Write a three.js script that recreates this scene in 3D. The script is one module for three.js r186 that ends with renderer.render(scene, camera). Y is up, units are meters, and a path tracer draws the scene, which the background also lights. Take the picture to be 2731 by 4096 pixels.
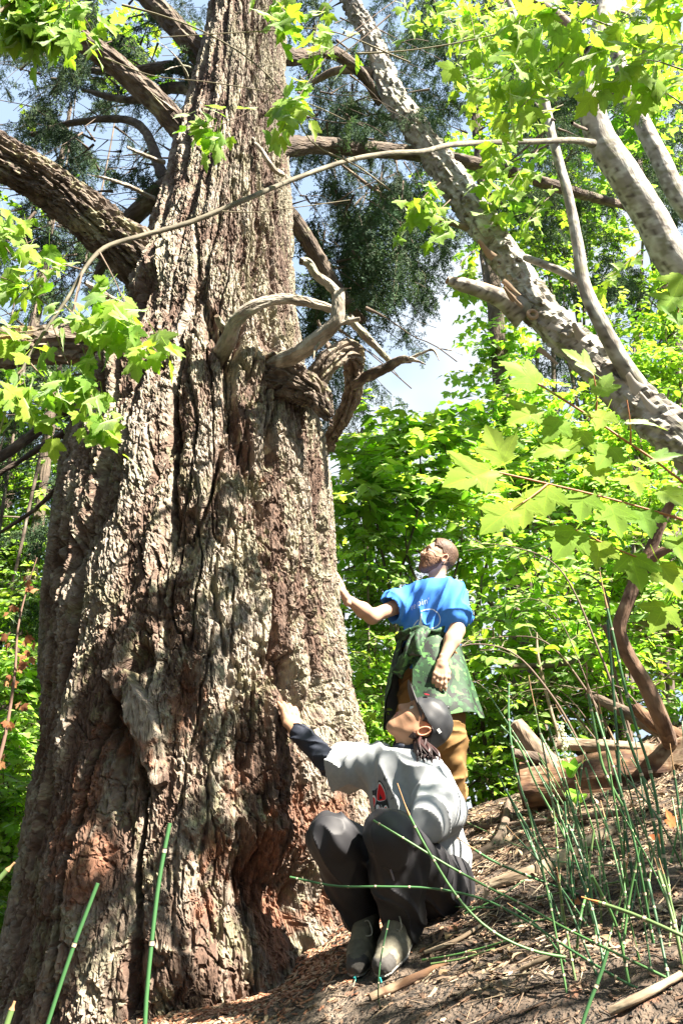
import * as THREE from 'three';
import { mergeGeometries } from 'three/addons/utils/BufferGeometryUtils.js';
import { ImprovedNoise } from 'three/addons/math/ImprovedNoise.js';
import { DecalGeometry } from 'three/addons/geometries/DecalGeometry.js';

// ---------------------------------------------------------------- camera, sky, sun, exposure
const scene = new THREE.Scene();
const EYE = 0.9, PITCH = 24 * Math.PI / 180, FPX = 3303;
const camera = new THREE.PerspectiveCamera(2 * Math.atan(2048 / FPX) * 180 / Math.PI, 2731 / 4096, 0.05, 400);
camera.position.set(0, EYE, 0);
camera.rotation.set(PITCH, 0, 0);
camera.updateMatrixWorld(true);

const noise = new ImprovedNoise();
const pn = (x, y, z = 0) => noise.noise(x + 53.7, y + 91.3, z + 17.1);
const fbm = (x, y, z, n = 4) => { let s = 0, a = 0.5; for (let i = 0; i < n; i++) { s += a * pn(x, y, z); x *= 2.03; y *= 2.03; z *= 2.03; a *= 0.5; } return s; };
const { clamp, lerp, smoothstep } = THREE.MathUtils;
const ss = (a, b, x) => { const t = clamp((x - a) / (b - a), 0, 1); return t * t * (3 - 2 * t); };
const mixc = (a, b, t) => [a[0] + (b[0] - a[0]) * t, a[1] + (b[1] - a[1]) * t, a[2] + (b[2] - a[2]) * t];

const SUN = new THREE.Vector3(0.53, 0.75, 0.38).normalize();
{
  const W = 1024, H = 512, d = new Float32Array(W * H * 4);
  for (let j = 0; j < H; j++) for (let i = 0; i < W; i++) {
    const el = ((j + 0.5) / H - 0.5) * Math.PI, az = ((i + 0.5) / W - 0.5) * 2 * Math.PI;
    const x = Math.cos(az) * Math.cos(el), y = Math.sin(el), z = Math.sin(az) * Math.cos(el);
    const up = Math.max(y, 0);
    let c = mixc([0.136, 0.163, 0.192], [0.090, 0.124, 0.178], Math.pow(up, 0.7));
    const n = fbm(x * 2.2 + 4, y * 3.2, z * 2.2, 5) * 1.5 + 0.15;
    c = mixc(c, [0.172, 0.183, 0.194], ss(0.0, 0.45, n) * 0.85);
    const k = Math.max(0, x * SUN.x + y * SUN.y + z * SUN.z), g = 0.2 * Math.pow(k, 24);
    const o = (j * W + i) * 4;
    for (let q = 0; q < 3; q++) d[o + q] = c[q] + g;
    d[o + 3] = 1;
  }
  const t = new THREE.DataTexture(d, W, H, THREE.RGBAFormat, THREE.FloatType);
  t.mapping = THREE.EquirectangularReflectionMapping; t.magFilter = t.minFilter = THREE.LinearFilter; t.needsUpdate = true;
  scene.background = t; scene.environment = t;
}
const sun = new THREE.DirectionalLight(0xfff4e4, 5);
sun.position.copy(SUN).multiplyScalar(40).add(new THREE.Vector3(0, 1, -4));
sun.target.position.set(0, 1, -4); scene.add(sun.target);
sun.castShadow = true; sun.shadow.mapSize.set(4096, 4096);
Object.assign(sun.shadow.camera, { left: -14, right: 14, top: 14, bottom: -14, near: 1, far: 90 });
scene.add(sun);
const renderer = new THREE.WebGLRenderer({ antialias: true });
renderer.toneMapping = THREE.LinearToneMapping;
renderer.toneMappingExposure = 6.6;
renderer.shadowMap.enabled = true;

// ---------------------------------------------------------------- helpers
let seed = 12345;
const reseed = (s) => { seed = s | 0; };
const rnd = () => { seed = (seed + 0x6d2b79f5) | 0; let t = Math.imul(seed ^ (seed >>> 15), 1 | seed); t = (t + Math.imul(t ^ (t >>> 7), 61 | t)) ^ t; return ((t ^ (t >>> 14)) >>> 0) / 4294967296; };
const rr = (a, b) => a + (b - a) * rnd();
const gauss = () => (rnd() + rnd() + rnd() + rnd() - 2) * 1.0;
const V = (x, y, z) => new THREE.Vector3(x, y, z);
// a point seen in direction (px, py) of the 2731 x 4096 photograph, F metres ahead of the camera
const dirOf = (px, py) => { const r = (px - 1365.5) / FPX, v = -(py - 2048) / FPX; return { r, fwd: Math.cos(PITCH) - v * Math.sin(PITCH), up: v * Math.cos(PITCH) + Math.sin(PITCH) }; };
const at = (px, py, F) => { const d = dirOf(px, py), k = F / d.fwd; return V(d.r * k, EYE + d.up * k, -F); };
const metres = (px, py, F) => px * (F / dirOf(1365, py).fwd) / FPX;
const path = (list) => list.map((p) => at(p[0], p[1], p[2]));

const taken = new Map();
const numbered = (name) => { const n = taken.get(name) || 0; taken.set(name, n + 1); return n ? name + '_' + String(n).padStart(3, '0') : name; };
const tag = (o, label, category, group, kind) => { if (label) o.userData.label = label; if (category) o.userData.category = category; if (group) o.userData.group = group; if (kind) o.userData.kind = kind; return o; };
const shade = (m) => { m.castShadow = true; m.receiveShadow = true; return m; };
const thing = (name, label, category, group, pos) => { const g = new THREE.Group(); g.name = numbered(name); if (pos) g.position.copy(pos); scene.add(g); return tag(g, label, category, group); };
const part = (name, geo, mat, parent) => { const m = shade(new THREE.Mesh(geo, mat)); m.name = name; (parent || scene).add(m); return m; };
const top = (name, geo, mat, label, category, group) => { const m = part(numbered(name), geo, mat, scene); return tag(m, label, category, group); };
const copies = (name, geo, mat, matrices, colors, parent, kind = 'stuff') => {
  const m = shade(new THREE.InstancedMesh(geo, mat, matrices.length)); m.name = name;
  matrices.forEach((x, i) => m.setMatrixAt(i, x));
  if (colors) { const c = new THREE.Color(); colors.forEach((x, i) => m.setColorAt(i, c.setRGB(x[0], x[1], x[2]))); }
  m.userData.kind = kind; (parent || scene).add(m); return m;
};
const geom = (pos, idx, col, uv, nor) => {
  const g = new THREE.BufferGeometry();
  g.setAttribute('position', new THREE.BufferAttribute(pos instanceof Float32Array ? pos : new Float32Array(pos), 3));
  if (col) g.setAttribute('color', new THREE.BufferAttribute(col instanceof Float32Array ? col : new Float32Array(col), 3));
  if (uv) g.setAttribute('uv', new THREE.BufferAttribute(uv instanceof Float32Array ? uv : new Float32Array(uv), 2));
  if (idx) g.setIndex(new THREE.BufferAttribute(idx instanceof Uint32Array ? idx : new Uint32Array(idx), 1));
  if (nor) g.setAttribute('normal', new THREE.BufferAttribute(nor instanceof Float32Array ? nor : new Float32Array(nor), 3)); else g.computeVertexNormals();
  return g;
};
// grey grain, tileable
const lattice = (x, y, k) => { let h = Math.imul(x, 374761393) ^ Math.imul(y, 668265263) ^ Math.imul(k, 1442695041); h = Math.imul(h ^ (h >>> 13), 1274126177); return ((h ^ (h >>> 16)) >>> 0) / 4294967296; };
function tileNoise(x, y, px, py, k) {
  const ix = Math.floor(x), iy = Math.floor(y), fx = x - ix, fy = y - iy, u = fx * fx * (3 - 2 * fx), v = fy * fy * (3 - 2 * fy), X = ((ix % px) + px) % px, Y = ((iy % py) + py) % py, X1 = (X + 1) % px, Y1 = (Y + 1) % py;
  return lerp(lerp(lattice(X, Y, k), lattice(X1, Y, k), u), lerp(lattice(X, Y1, k), lattice(X1, Y1, k), u), v);
}
function grainTexture(size, fx, fy, lo, hi, oct = 4, s = 0) {
  const d = new Uint8Array(size * size * 4);
  for (let j = 0; j < size; j++) for (let i = 0; i < size; i++) {
    let v = 0, k = 0.5, a = fx, b = fy, sum = 0;
    for (let o = 0; o < oct; o++) { v += k * tileNoise(i / size * a, j / size * b, a, b, s + o); sum += k; a *= 2; b *= 2; k *= 0.62; }
    v = clamp((v / sum - 0.5) * 2.2 + 0.5, 0, 1);
    const q = Math.round(255 * lerp(lo, hi, v)), o4 = (j * size + i) * 4;
    d[o4] = d[o4 + 1] = d[o4 + 2] = q; d[o4 + 3] = 255;
  }
  const t = new THREE.DataTexture(d, size, size); t.wrapS = t.wrapT = THREE.RepeatWrapping; t.magFilter = t.minFilter = THREE.LinearFilter; t.needsUpdate = true; return t;
}
// a tapered tube through points; disp(angle, along, radius) in metres, color(angle, along, x, y, z)
function tube(pts, radii, o = {}) {
  const seg = o.seg || 8, curve = new THREE.CatmullRomCurve3(pts, false, 'centripetal');
  const L = curve.getLength(), n = Math.max(2, Math.ceil(L / (o.step || 0.05)));
  curve.arcLengthDivisions = Math.max(200, n * 2); curve.updateArcLengths();
  const cum = [0]; for (let i = 1; i < pts.length; i++) cum.push(cum[i - 1] + pts[i].distanceTo(pts[i - 1]));
  const rad = (t) => { const s = t * cum[cum.length - 1]; let i = 0; while (i < cum.length - 2 && cum[i + 1] < s) i++; const k = clamp((s - cum[i]) / Math.max(1e-6, cum[i + 1] - cum[i]), 0, 1); return lerp(radii[Math.min(i, radii.length - 1)], radii[Math.min(i + 1, radii.length - 1)], k); };
  const pos = [], uv = [], col = o.color ? [] : null, idx = [];
  let N = null, prev = null; const c = V(), b = V(), tan = V(), p = V();
  for (let i = 0; i <= n; i++) {
    const t = i / n; curve.getPointAt(t, c); curve.getTangentAt(t, tan);
    if (!N) { N = Math.abs(tan.y) < 0.9 ? V(0, 1, 0) : V(1, 0, 0); }
    N.addScaledVector(tan, -N.dot(tan)).normalize(); b.crossVectors(tan, N);
    const r = rad(t), s = t * L;
    for (let j = 0; j <= seg; j++) {
      const a = (j % seg) / seg * Math.PI * 2, q = r + (o.disp ? o.disp(a, s, r) : 0);
      p.copy(c).addScaledVector(N, Math.cos(a) * q).addScaledVector(b, Math.sin(a) * q);
      pos.push(p.x, p.y, p.z); uv.push(j / seg * Math.PI * 2 * r, s);
      if (col) col.push(...o.color(a, s, p.x, p.y, p.z));
    }
  }
  const w = seg + 1;
  for (let i = 0; i < n; i++) for (let j = 0; j < seg; j++) { const q = i * w + j; idx.push(q, q + 1, q + w, q + 1, q + w + 1, q + w); }
  for (const [e, flip] of [[0, true], [n, false]]) {
    if (e === 0 && !o.capStart) continue;
    curve.getPointAt(e / n, c); curve.getTangentAt(e / n, tan); const k = pos.length / 3, bulge = (o.bulge || 0) * (e ? 1 : -1) * rad(e / n);
    pos.push(c.x + tan.x * bulge, c.y + tan.y * bulge, c.z + tan.z * bulge); uv.push(0, 0); if (col) col.push(...(o.capColor || o.color(0, e ? L : 0, c.x, c.y, c.z)));
    const base = pos.length / 3;
    for (let j = 0; j <= seg; j++) { const q = (e * w + j) * 3; pos.push(pos[q], pos[q + 1], pos[q + 2]); uv.push(pos[q], pos[q + 2]); if (col) col.push(...(o.capColor || col.slice(q, q + 3))); }
    for (let j = 0; j < seg; j++) flip ? idx.push(k, base + j + 1, base + j) : idx.push(k, base + j, base + j + 1);
  }
  const g = geom(pos, idx, col, uv), nr = g.attributes.normal;
  for (let i = 0; i <= n; i++) { const q = i * w, e = q + seg; const x = nr.getX(q) + nr.getX(e), y = nr.getY(q) + nr.getY(e), z = nr.getZ(q) + nr.getZ(e), l = Math.hypot(x, y, z) || 1; nr.setXYZ(q, x / l, y / l, z / l); nr.setXYZ(e, x / l, y / l, z / l); }
  return g;
}
const xform = (pos, yDir, zHint, s = 1) => {           // y axis along yDir, z as near zHint as it can be
  const y = yDir.clone().normalize(), x = V().crossVectors(y, zHint); if (x.lengthSq() < 1e-6) x.set(1, 0, 0); x.normalize(); const z = V().crossVectors(x, y);
  const m = new THREE.Matrix4().makeBasis(x, y, z); if (s.isVector3) m.scale(s); else m.scale(V(s, s, s)); m.setPosition(pos); return m;
};
const tint = (k) => new THREE.Color().setRGB(k, k, k);
const std = (o) => new THREE.MeshStandardMaterial({ roughness: 0.9, ...o });
// ---------------------------------------------------------------- ground
function groundPlane(x, z) {                            // smooth slope, rising to the right and away
  const F = -z;
  let h = 0.35 * clamp(x, -6, 5) + 0.191 * Math.min(F, 5.3) - (F > 5.3 ? (F - 5.3) * 0.10 : 0);
  h += 0.10 * ss(1.3, 2.6, x) * ss(3.0, 4.2, F);        // the bank under the logs
  if (F > 16) h += (F - 16) * 0.16;
  if (F < 0) h -= 0.1 * Math.min(-F, 20);
  return h;
}
function groundY(x, z) {
  const far = Math.max(0, Math.hypot(x, z + 4) - 7), k = 1 / (1 + far * 0.5);
  let h = groundPlane(x, z) + k * (0.05 * pn(x * 0.9, z * 0.9, 3) + 0.035 * pn(x * 2.4, z * 2.4, 7) + 0.018 * pn(x * 6, z * 6, 1) + 0.010 * pn(x * 15, z * 15, 2) + 0.005 * pn(x * 34, z * 34, 5));
  h -= 0.10 * Math.exp(-((x + 0.25) ** 2 + (z + 3.75) ** 2) / 0.10);   // the dip at the foot of the trunk
  return h;
}
const soilGrain = grainTexture(512, 24, 24, 0.3, 1.0, 5, 3), soilBump = grainTexture(512, 40, 40, 0.1, 0.9, 4, 9);
{
  const N = 460, cx = 0.4, cz = -3.2, pos = new Float32Array(N * N * 3), col = new Float32Array(N * N * 3), uv = new Float32Array(N * N * 2), idx = [];
  const warp = (t) => { const s = Math.sign(t), a = Math.abs(t); return s * (3.6 * a / 0.8 * Math.min(1, 1) + (a > 0.8 ? Math.pow((a - 0.8) / 0.2, 3) * 140 : 0)); };
  for (let j = 0; j < N; j++) for (let i = 0; i < N; i++) {
    const x = cx + warp(i / (N - 1) * 2 - 1), z = cz + warp(j / (N - 1) * 2 - 1), k = j * N + i;
    pos[k * 3] = x; pos[k * 3 + 1] = groundY(x, z); pos[k * 3 + 2] = z; uv[k * 2] = x / 0.7; uv[k * 2 + 1] = z / 0.7;
    const a = fbm(x * 1.7, z * 1.7, 2, 4), b = pn(x * 9, z * 9, 4) + 0.6 * pn(x * 23, z * 23, 8);
    let c = mixc([0.095, 0.066, 0.045], [0.155, 0.115, 0.082], ss(-0.2, 0.25, a));
    c = mixc(c, [0.25, 0.195, 0.145], ss(0.12, 0.4, a + 0.22 * b) * 0.8);        // dry dusty patches
    c = mixc(c, [0.050, 0.034, 0.024], ss(0.25, 0.45, -a + 0.25 * b));           // dark humus
    if (b > 0.55) c = mixc(c, [0.24, 0.10, 0.05], 0.7);                          // rotten bark crumbs
    col.set(c, k * 3);
  }
  for (let j = 0; j < N - 1; j++) for (let i = 0; i < N - 1; i++) { const q = j * N + i; idx.push(q, q + N, q + 1, q + 1, q + N, q + N + 1); }
  const m = part('forest_floor_ground', geom(pos, idx, col, uv), std({ vertexColors: true, color: tint(0.85), map: soilGrain, bumpMap: soilBump, bumpScale: 0.02, roughness: 1 }));
  tag(m, 'bare brown soil of the forest slope rising to the right', 'ground', null, 'structure');
}
// ---------------------------------------------------------------- the giant fir
const TX = -0.80, TZ = -4.6;
// height above the eye: radius to the left, to the right, to the front
const PROF = [[-1.6, 0.88, 1.18, 1.22], [-0.9, 0.80, 1.09, 1.10], [-0.5, 0.775, 1.04, 1.02], [-0.16, 0.765, 1.02, 0.96], [0.25, 0.77, 0.99, 0.93], [0.69, 0.79, 0.93, 0.91], [0.93, 0.82, 0.87, 0.89], [1.43, 0.88, 0.78, 0.87], [1.98, 0.90, 0.735, 0.84],
  [2.5, 0.90, 0.70, 0.80], [2.75, 0.85, 0.64, 0.77], [3.07, 0.70, 0.545, 0.70], [3.6, 0.62, 0.475, 0.62], [4.1, 0.57, 0.45, 0.56], [4.6, 0.50, 0.42, 0.51], [5.25, 0.42, 0.374, 0.44], [6.15, 0.30, 0.35, 0.38], [8, 0.27, 0.29, 0.31], [11, 0.2, 0.2, 0.2], [14, 0.08, 0.08, 0.08]];
function prof(h) { let i = 0; while (i < PROF.length - 2 && PROF[i + 1][0] < h) i++; const a = PROF[i], b = PROF[i + 1], t = clamp((h - a[0]) / (b[0] - a[0]), 0, 1), s = t; return [lerp(a[1], b[1], s), lerp(a[2], b[2], s), lerp(a[3], b[3], s)]; }
function trunkR(th, h) {                                // smooth radius; th = 0 faces the camera, positive to the right
  const [l, r, f] = prof(h), s = Math.sin(th), c = Math.cos(th), side = s < 0 ? l : r;
  return Math.sqrt(side * side * s * s + f * f * c * c);
}
function trunkHit(px, py) {                             // where the line of sight meets the smooth trunk
  for (let F = 3.0; F < 5.2; F += 0.01) { const p = at(px, py, F), th = Math.atan2(p.x - TX, p.z - TZ); if (Math.hypot(p.x - TX, p.z - TZ) < trunkR(th, p.y - EYE)) return { p, th, h: p.y - EYE, F }; }
  const p = at(px, py, 4.6); return { p, th: Math.PI / 2, h: p.y - EYE, F: 4.6 };
}
const spot = (px, py) => { const q = trunkHit(px, py); return [q.th, q.h]; };
// large shapes of the bark: [place, half width (m), half height (m), push (m)]
const LUMPS = [];
const lump = (px, py, w, hgt, push) => { const [t, h] = spot(px, py); LUMPS.push([t, h, w, hgt, push]); };
lump(1120, 3580, 0.22, 0.18, -0.15); lump(980, 3500, 0.12, 0.10, -0.07); lump(1250, 3610, 0.12, 0.12, -0.07);   // the hollow at the foot
lump(1050, 3300, 0.20, 0.07, 0.05); lump(720, 3600, 0.12, 0.30, 0.06); lump(700, 3850, 0.24, 0.16, 0.07);        // rim and root buttresses
lump(560, 3450, 0.09, 0.5, -0.05); lump(330, 3600, 0.16, 0.4, 0.06); lump(1390, 3420, 0.10, 0.25, 0.07);
lump(500, 2960, 0.035, 0.30, -0.11); lump(470, 2850, 0.03, 0.16, -0.10); lump(730, 2780, 0.05, 0.10, -0.07); lump(650, 2560, 0.04, 0.20, -0.08);
lump(1250, 3250, 0.12, 0.10, -0.05); lump(860, 2700, 0.10, 0.3, 0.04); lump(950, 3050, 0.06, 0.25, -0.05); lump(660, 2200, 0.04, 0.22, -0.08); lump(690, 1720, 0.07, 0.28, -0.06);
lump(1170, 1520, 0.14, 0.12, 0.10); lump(1010, 1440, 0.12, 0.12, 0.08); lump(600, 1060, 0.2, 0.16, 0.10); lump(480, 1420, 0.18, 0.18, 0.10); lump(1160, 1650, 0.1, 0.3, 0.04);
lump(1330, 2700, 0.10, 0.22, 0.05); lump(1080, 2100, 0.16, 0.4, 0.03);
// the loose slab of bark that leans across the big crack
const SLAB = [[470, 2680], [560, 2850], [610, 3000], [650, 3140]].map(([a, b]) => spot(a, b));
function bark(th, h) {
  const R0 = 0.86, x = Math.sin(th) * R0, z = Math.cos(th) * R0;
  const base = trunkR(th, h), k = base / R0;
  const up = ss(2.6, 4.2, h);                           // thinner, flatter bark above the great limbs
  const w = 0.055 * pn(x * 2.1, h * 0.9, z * 2.1) + 0.022 * pn(x * 7, h * 3.5, z * 7) + 0.008 * pn(x * 30, h * 16, z * 30), w2 = 0.055 * pn(x * 2.1 + 9, h * 0.9, z * 2.1 + 9) + 0.022 * pn(x * 7 + 5, h * 3.5, z * 7) + 0.008 * pn(x * 30 + 4, h * 16, z * 30);
  const X = x + w, Z = z + w2;
  const n1 = pn(X * 4.4, h * 0.55, Z * 4.4), n1b = pn(X * 9.5 + 31, h * 1.3, Z * 9.5), n2 = pn(X * 16, h * 3.2, Z * 16 + 7), n3 = pn(X * 34 + 3, h * 11, Z * 34), n4 = pn(x * 66, h * 26 + 5, z * 66), n5 = pn(x * 120, h * 60, z * 120), part1 = ss(-0.25, 0.15, pn(x * 1.9 + 14, h * 0.8, z * 1.9));
  const f1 = ss(0.015, 0.13, Math.abs(n1)), f1b = ss(0.01, 0.09, Math.abs(n1b)), f2 = ss(0.0, 0.07, Math.abs(n2));
  // bark flakes off in layers: steps with ragged edges
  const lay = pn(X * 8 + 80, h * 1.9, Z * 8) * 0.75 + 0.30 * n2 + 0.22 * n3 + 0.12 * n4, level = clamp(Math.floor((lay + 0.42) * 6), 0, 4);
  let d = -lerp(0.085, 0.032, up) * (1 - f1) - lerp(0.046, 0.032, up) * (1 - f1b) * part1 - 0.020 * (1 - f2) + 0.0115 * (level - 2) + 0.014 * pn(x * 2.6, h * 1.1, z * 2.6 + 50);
  if (n3 > 0.20) d -= 0.009 * ss(0.20, 0.30, n3); if (n4 > 0.22) d -= 0.010 * ss(0.22, 0.34, n4);            // small pits and slits
  d += 0.0060 * n4 + 0.0042 * n5 + 0.0026 * pn(x * 190, h * 70, z * 190);
  const pocket = pn(X * 6 + 60, h * 5, Z * 6); if (pocket > 0.28) d -= lerp(0.012, 0.040, up) * ss(0.28, 0.38, pocket);      // deep pits between the plates
  const cross = pn(x * 5 + 40, h * 4.5 + 3 * w, z * 5); d -= 0.016 * (1 - ss(0, 0.045, Math.abs(cross)));                        // cracks across the ridges
  for (const [t, hh, a, b, p] of LUMPS) { const du = (th - t) * base / a, dv = (h - hh) / b, q = du * du + dv * dv; if (q < 6) d += p * Math.exp(-q); }
  for (let i = 0; i < 3; i++) {
    const [t0, h0] = SLAB[i], [t1, h1] = SLAB[i + 1]; const f = (h - h0) / (h1 - h0); if (f < 0 || f > 1) continue;
    const du = (th - lerp(t0, t1, f)) * base; d = Math.max(d, 0.050 + 0.0115 * (level - 2) - 0.012 * (1 - f2) + 0.006 * n4 - 5 * Math.max(0, Math.abs(du) - 0.045 - 0.03 * n2 - 0.02 * n3));
  }
  return { r: base + d * (0.4 + 0.6 * k), d, level, n1, n2, n3, n4, n5, x, z };
}
const RED = [[1000, 3450, 0.5, 0.42], [1250, 3300, 0.42, 0.38], [760, 2900, 0.22, 0.35], [1150, 3650, 0.5, 0.25], [1080, 1930, 0.09, 0.2], [330, 3250, 0.25, 0.7], [1130, 1520, 0.10, 0.1]].map(([a, b, w, h]) => [...spot(a, b), w, h]);
function barkColor(b, th, h) {
  const { x, z, n3, n4, n5, level } = b;
  const m = fbm(x * 2.3 + 8, h * 1.6, z * 2.3, 3), g = pn(x * 26, h * 15, z * 26 + 9), pl = pn(x * 11 + 5, h * 4.5, z * 11), fine = pn(x * 90, h * 50, z * 90);
  // each layer of cork weathers to its own colour
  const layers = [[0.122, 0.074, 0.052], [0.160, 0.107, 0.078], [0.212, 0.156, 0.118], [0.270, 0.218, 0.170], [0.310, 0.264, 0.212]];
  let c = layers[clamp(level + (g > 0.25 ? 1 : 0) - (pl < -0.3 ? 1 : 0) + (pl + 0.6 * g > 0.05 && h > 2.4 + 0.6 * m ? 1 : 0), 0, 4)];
  const side = 0.16 * ss(-0.9, 0.5, th) + 0.10 * ss(1.5, 4, h) - 0.10;
  if (level > 1 && m + 0.5 * g + 0.35 * fine + side > 0.16) c = mixc(c, [0.345, 0.315, 0.220], 0.75);                     // crusts of pale lichen
  if (pn(x * 7 + 70, h * 5, z * 7) + 0.5 * n4 > 0.40) c = mixc(c, [0.215, 0.195, 0.115], 0.7);                             // olive lichen
  let red = -0.80;
  for (const [t, hh, a, e] of RED) { const du = (th - t) * 0.9 / a, dv = (h - hh) / e, q = du * du + dv * dv; if (q < 5) red = Math.max(red, -0.80 + 0.98 * Math.exp(-q)); }
  const rr0 = red + pn(x * 6, h * 4 + 30, z * 6) * 0.8 + 0.4 * g + 0.25 * n4;
  if (rr0 > 0) c = mixc(c, rr0 > 0.22 ? [0.230, 0.100, 0.056] : [0.170, 0.088, 0.056], clamp(rr0 * 8, 0, 0.85));             // torn red inner bark
  const v = 1 + 0.2 * n4 + 0.25 * fine;
  return [c[0] * v, c[1] * v, c[2] * v];
}
const barkGrain = grainTexture(512, 48, 20, 0.6, 1.0, 4, 21), barkBump = grainTexture(512, 56, 12, 0.0, 1.0, 4, 33);
const fir = thing('fir_tree', 'giant old fir with deeply furrowed bark and broken dead branches, touched by both people', 'tree', null, V(TX, 0.3, TZ));
const firMat = std({ vertexColors: true, color: tint(0.88), map: barkGrain, bumpMap: barkBump, bumpScale: 0.010, roughness: 0.95 });
const firPart = (name, g, m = firMat) => part(name, g.translate(-TX, -0.3, -TZ), m, fir);
{
  const ths = []; for (let a = -Math.PI; a < Math.PI - 1e-6;) { ths.push(a); a += (a > -1.95 && a < 1.85) ? 0.0064 : 0.045; } ths.push(Math.PI);
  const hs = []; for (let h = -1.5; h < 13.5;) { hs.push(h); h += h < 2.6 ? 0.0075 : h < 6.8 ? 0.0075 + (h - 2.6) * 0.0012 : 0.12; }
  const w = ths.length, pos = new Float32Array(w * hs.length * 3), col = new Float32Array(w * hs.length * 3), uv = new Float32Array(w * hs.length * 2), idx = new Uint32Array((w - 1) * (hs.length - 1) * 6);
  let q = 0;
  for (let j = 0; j < hs.length; j++) for (let i = 0; i < w; i++) {
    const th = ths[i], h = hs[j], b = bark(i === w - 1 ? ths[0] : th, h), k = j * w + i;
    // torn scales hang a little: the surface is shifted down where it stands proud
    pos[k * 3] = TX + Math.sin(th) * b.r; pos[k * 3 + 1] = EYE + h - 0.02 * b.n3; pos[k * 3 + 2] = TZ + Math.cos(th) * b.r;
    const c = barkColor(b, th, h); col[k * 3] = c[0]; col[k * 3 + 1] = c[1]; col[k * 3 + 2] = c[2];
    uv[k * 2] = (th * 0.86 + b.d * 0.4) / 0.5; uv[k * 2 + 1] = (h + b.d * 0.5) / 0.5;
    if (i < w - 1 && j < hs.length - 1) { idx[q++] = k; idx[q++] = k + 1; idx[q++] = k + w; idx[q++] = k + 1; idx[q++] = k + w + 1; idx[q++] = k + w; }
  }
  const tg = geom(pos, idx, col, uv); tg.deleteAttribute('normal'); firPart('trunk', tg);     // every facet keeps its own edge
}
const limbBark = (amp, len = 1) => (a, s, r) => { const x = Math.cos(a) * r, z = Math.sin(a) * r; const n = pn(x * 16, s * 2.0 * len, z * 16), m = pn(x * 34 + 9, s * 8, z * 34); return amp * (-1.3 * (1 - ss(0, 0.2, Math.abs(n))) - 0.7 * (1 - ss(0, 0.15, Math.abs(m))) + 0.5 * m + 0.4 * pn(x * 70, s * 30, z * 70) + 0.25 * pn(x * 150, s * 70, z * 150)); };
const limbColor = (a, b, lich, k = 0.2) => (an, s, x, y, z) => { const m = pn(x * 8, y * 8, z * 8), g = pn(x * 30, y * 30, z * 30), h = pn(x * 75, y * 75, z * 75); let c = mixc(a, b, ss(-0.35, 0.35, m + 0.5 * g)); if (lich && pn(x * 5 + 20, y * 5, z * 5) + 0.45 * g > 1 - k * 4) c = mixc(c, lich, 0.7); const v = 1 + 0.2 * g + 0.2 * h; return [c[0] * v, c[1] * v, c[2] * v]; };
const firBrown = limbColor([0.095, 0.068, 0.050], [0.185, 0.145, 0.110], [0.31, 0.29, 0.17], 0.16), deadGrey = limbColor([0.28, 0.235, 0.18], [0.46, 0.42, 0.345], [0.30, 0.31, 0.20], 0.18), firDark = limbColor([0.085, 0.062, 0.047], [0.15, 0.115, 0.085], [0.22, 0.21, 0.13], 0.14);
function limb(name, list, rad, o = {}) { const g = tube(path(list), rad, { seg: o.seg || 14, step: o.step || 0.03, disp: limbBark(o.amp ?? 0.01, o.len), color: o.color || firBrown, capColor: o.cap, bulge: o.bulge }); if ((o.amp ?? 0.01) > 0.012) g.deleteAttribute('normal'); return firPart(name, g); }
// living limbs
limb('limb', [[640, 1130, 4.45], [560, 1040, 4.32], [430, 930, 4.25], [230, 770, 4.15], [0, 620, 4.0], [-260, 440, 3.85], [-600, 230, 3.7]], [0.20, 0.185, 0.165, 0.152, 0.145, 0.13, 0.10], { amp: 0.028, seg: 100, step: 0.013 });
limb('limb', [[780, 590, 4.5], [720, 515, 4.42], [600, 380, 4.3], [450, 250, 4.2], [340, 170, 4.1], [200, 20, 4.0], [60, -160, 3.9]], [0.12, 0.098, 0.09, 0.085, 0.08, 0.07, 0.05], { amp: 0.014, seg: 30 });
limb('limb', [[860, 290, 4.6], [790, 205, 4.5], [690, 90, 4.45], [560, -40, 4.4], [420, -180, 4.3]], [0.12, 0.095, 0.085, 0.08, 0.06], { amp: 0.014, seg: 24, color: firDark });
limb('limb', [[560, 1440, 4.3], [450, 1410, 4.15], [300, 1380, 4.05], [100, 1385, 3.95], [-120, 1420, 3.85], [-400, 1480, 3.7]], [0.20, 0.155, 0.125, 0.12, 0.115, 0.09], { amp: 0.022, seg: 40, step: 0.02, color: limbColor([0.14, 0.105, 0.075], [0.24, 0.195, 0.145], [0.36, 0.27, 0.08], 0.17) });
limb('limb', [[1100, 600, 4.6], [1220, 580, 4.75], [1400, 590, 5.0], [1700, 620, 5.3], [2000, 680, 5.7], [2300, 770, 6.1], [2520, 830, 6.5]], [0.09, 0.075, 0.068, 0.064, 0.06, 0.055, 0.04], { amp: 0.009, color: firDark, seg: 18 });
limb('limb', [[1080, 800, 4.8], [1180, 890, 4.95], [1270, 1030, 5.1], [1350, 1160, 5.2], [1450, 1290, 5.3]], [0.09, 0.075, 0.066, 0.055, 0.035], { amp: 0.009, color: firDark });
limb('limb', [[1080, 220, 4.6], [1200, 225, 4.8], [1330, 210, 5.0], [1450, 300, 5.2], [1520, 420, 5.4]], [0.09, 0.07, 0.06, 0.05, 0.03], { amp: 0.008, color: firDark });
limb('limb', [[700, 740, 4.7], [620, 790, 4.85], [520, 880, 5.0], [450, 990, 5.15], [380, 1120, 5.3]], [0.10, 0.085, 0.07, 0.055, 0.03], { amp: 0.010, color: firDark });
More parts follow.
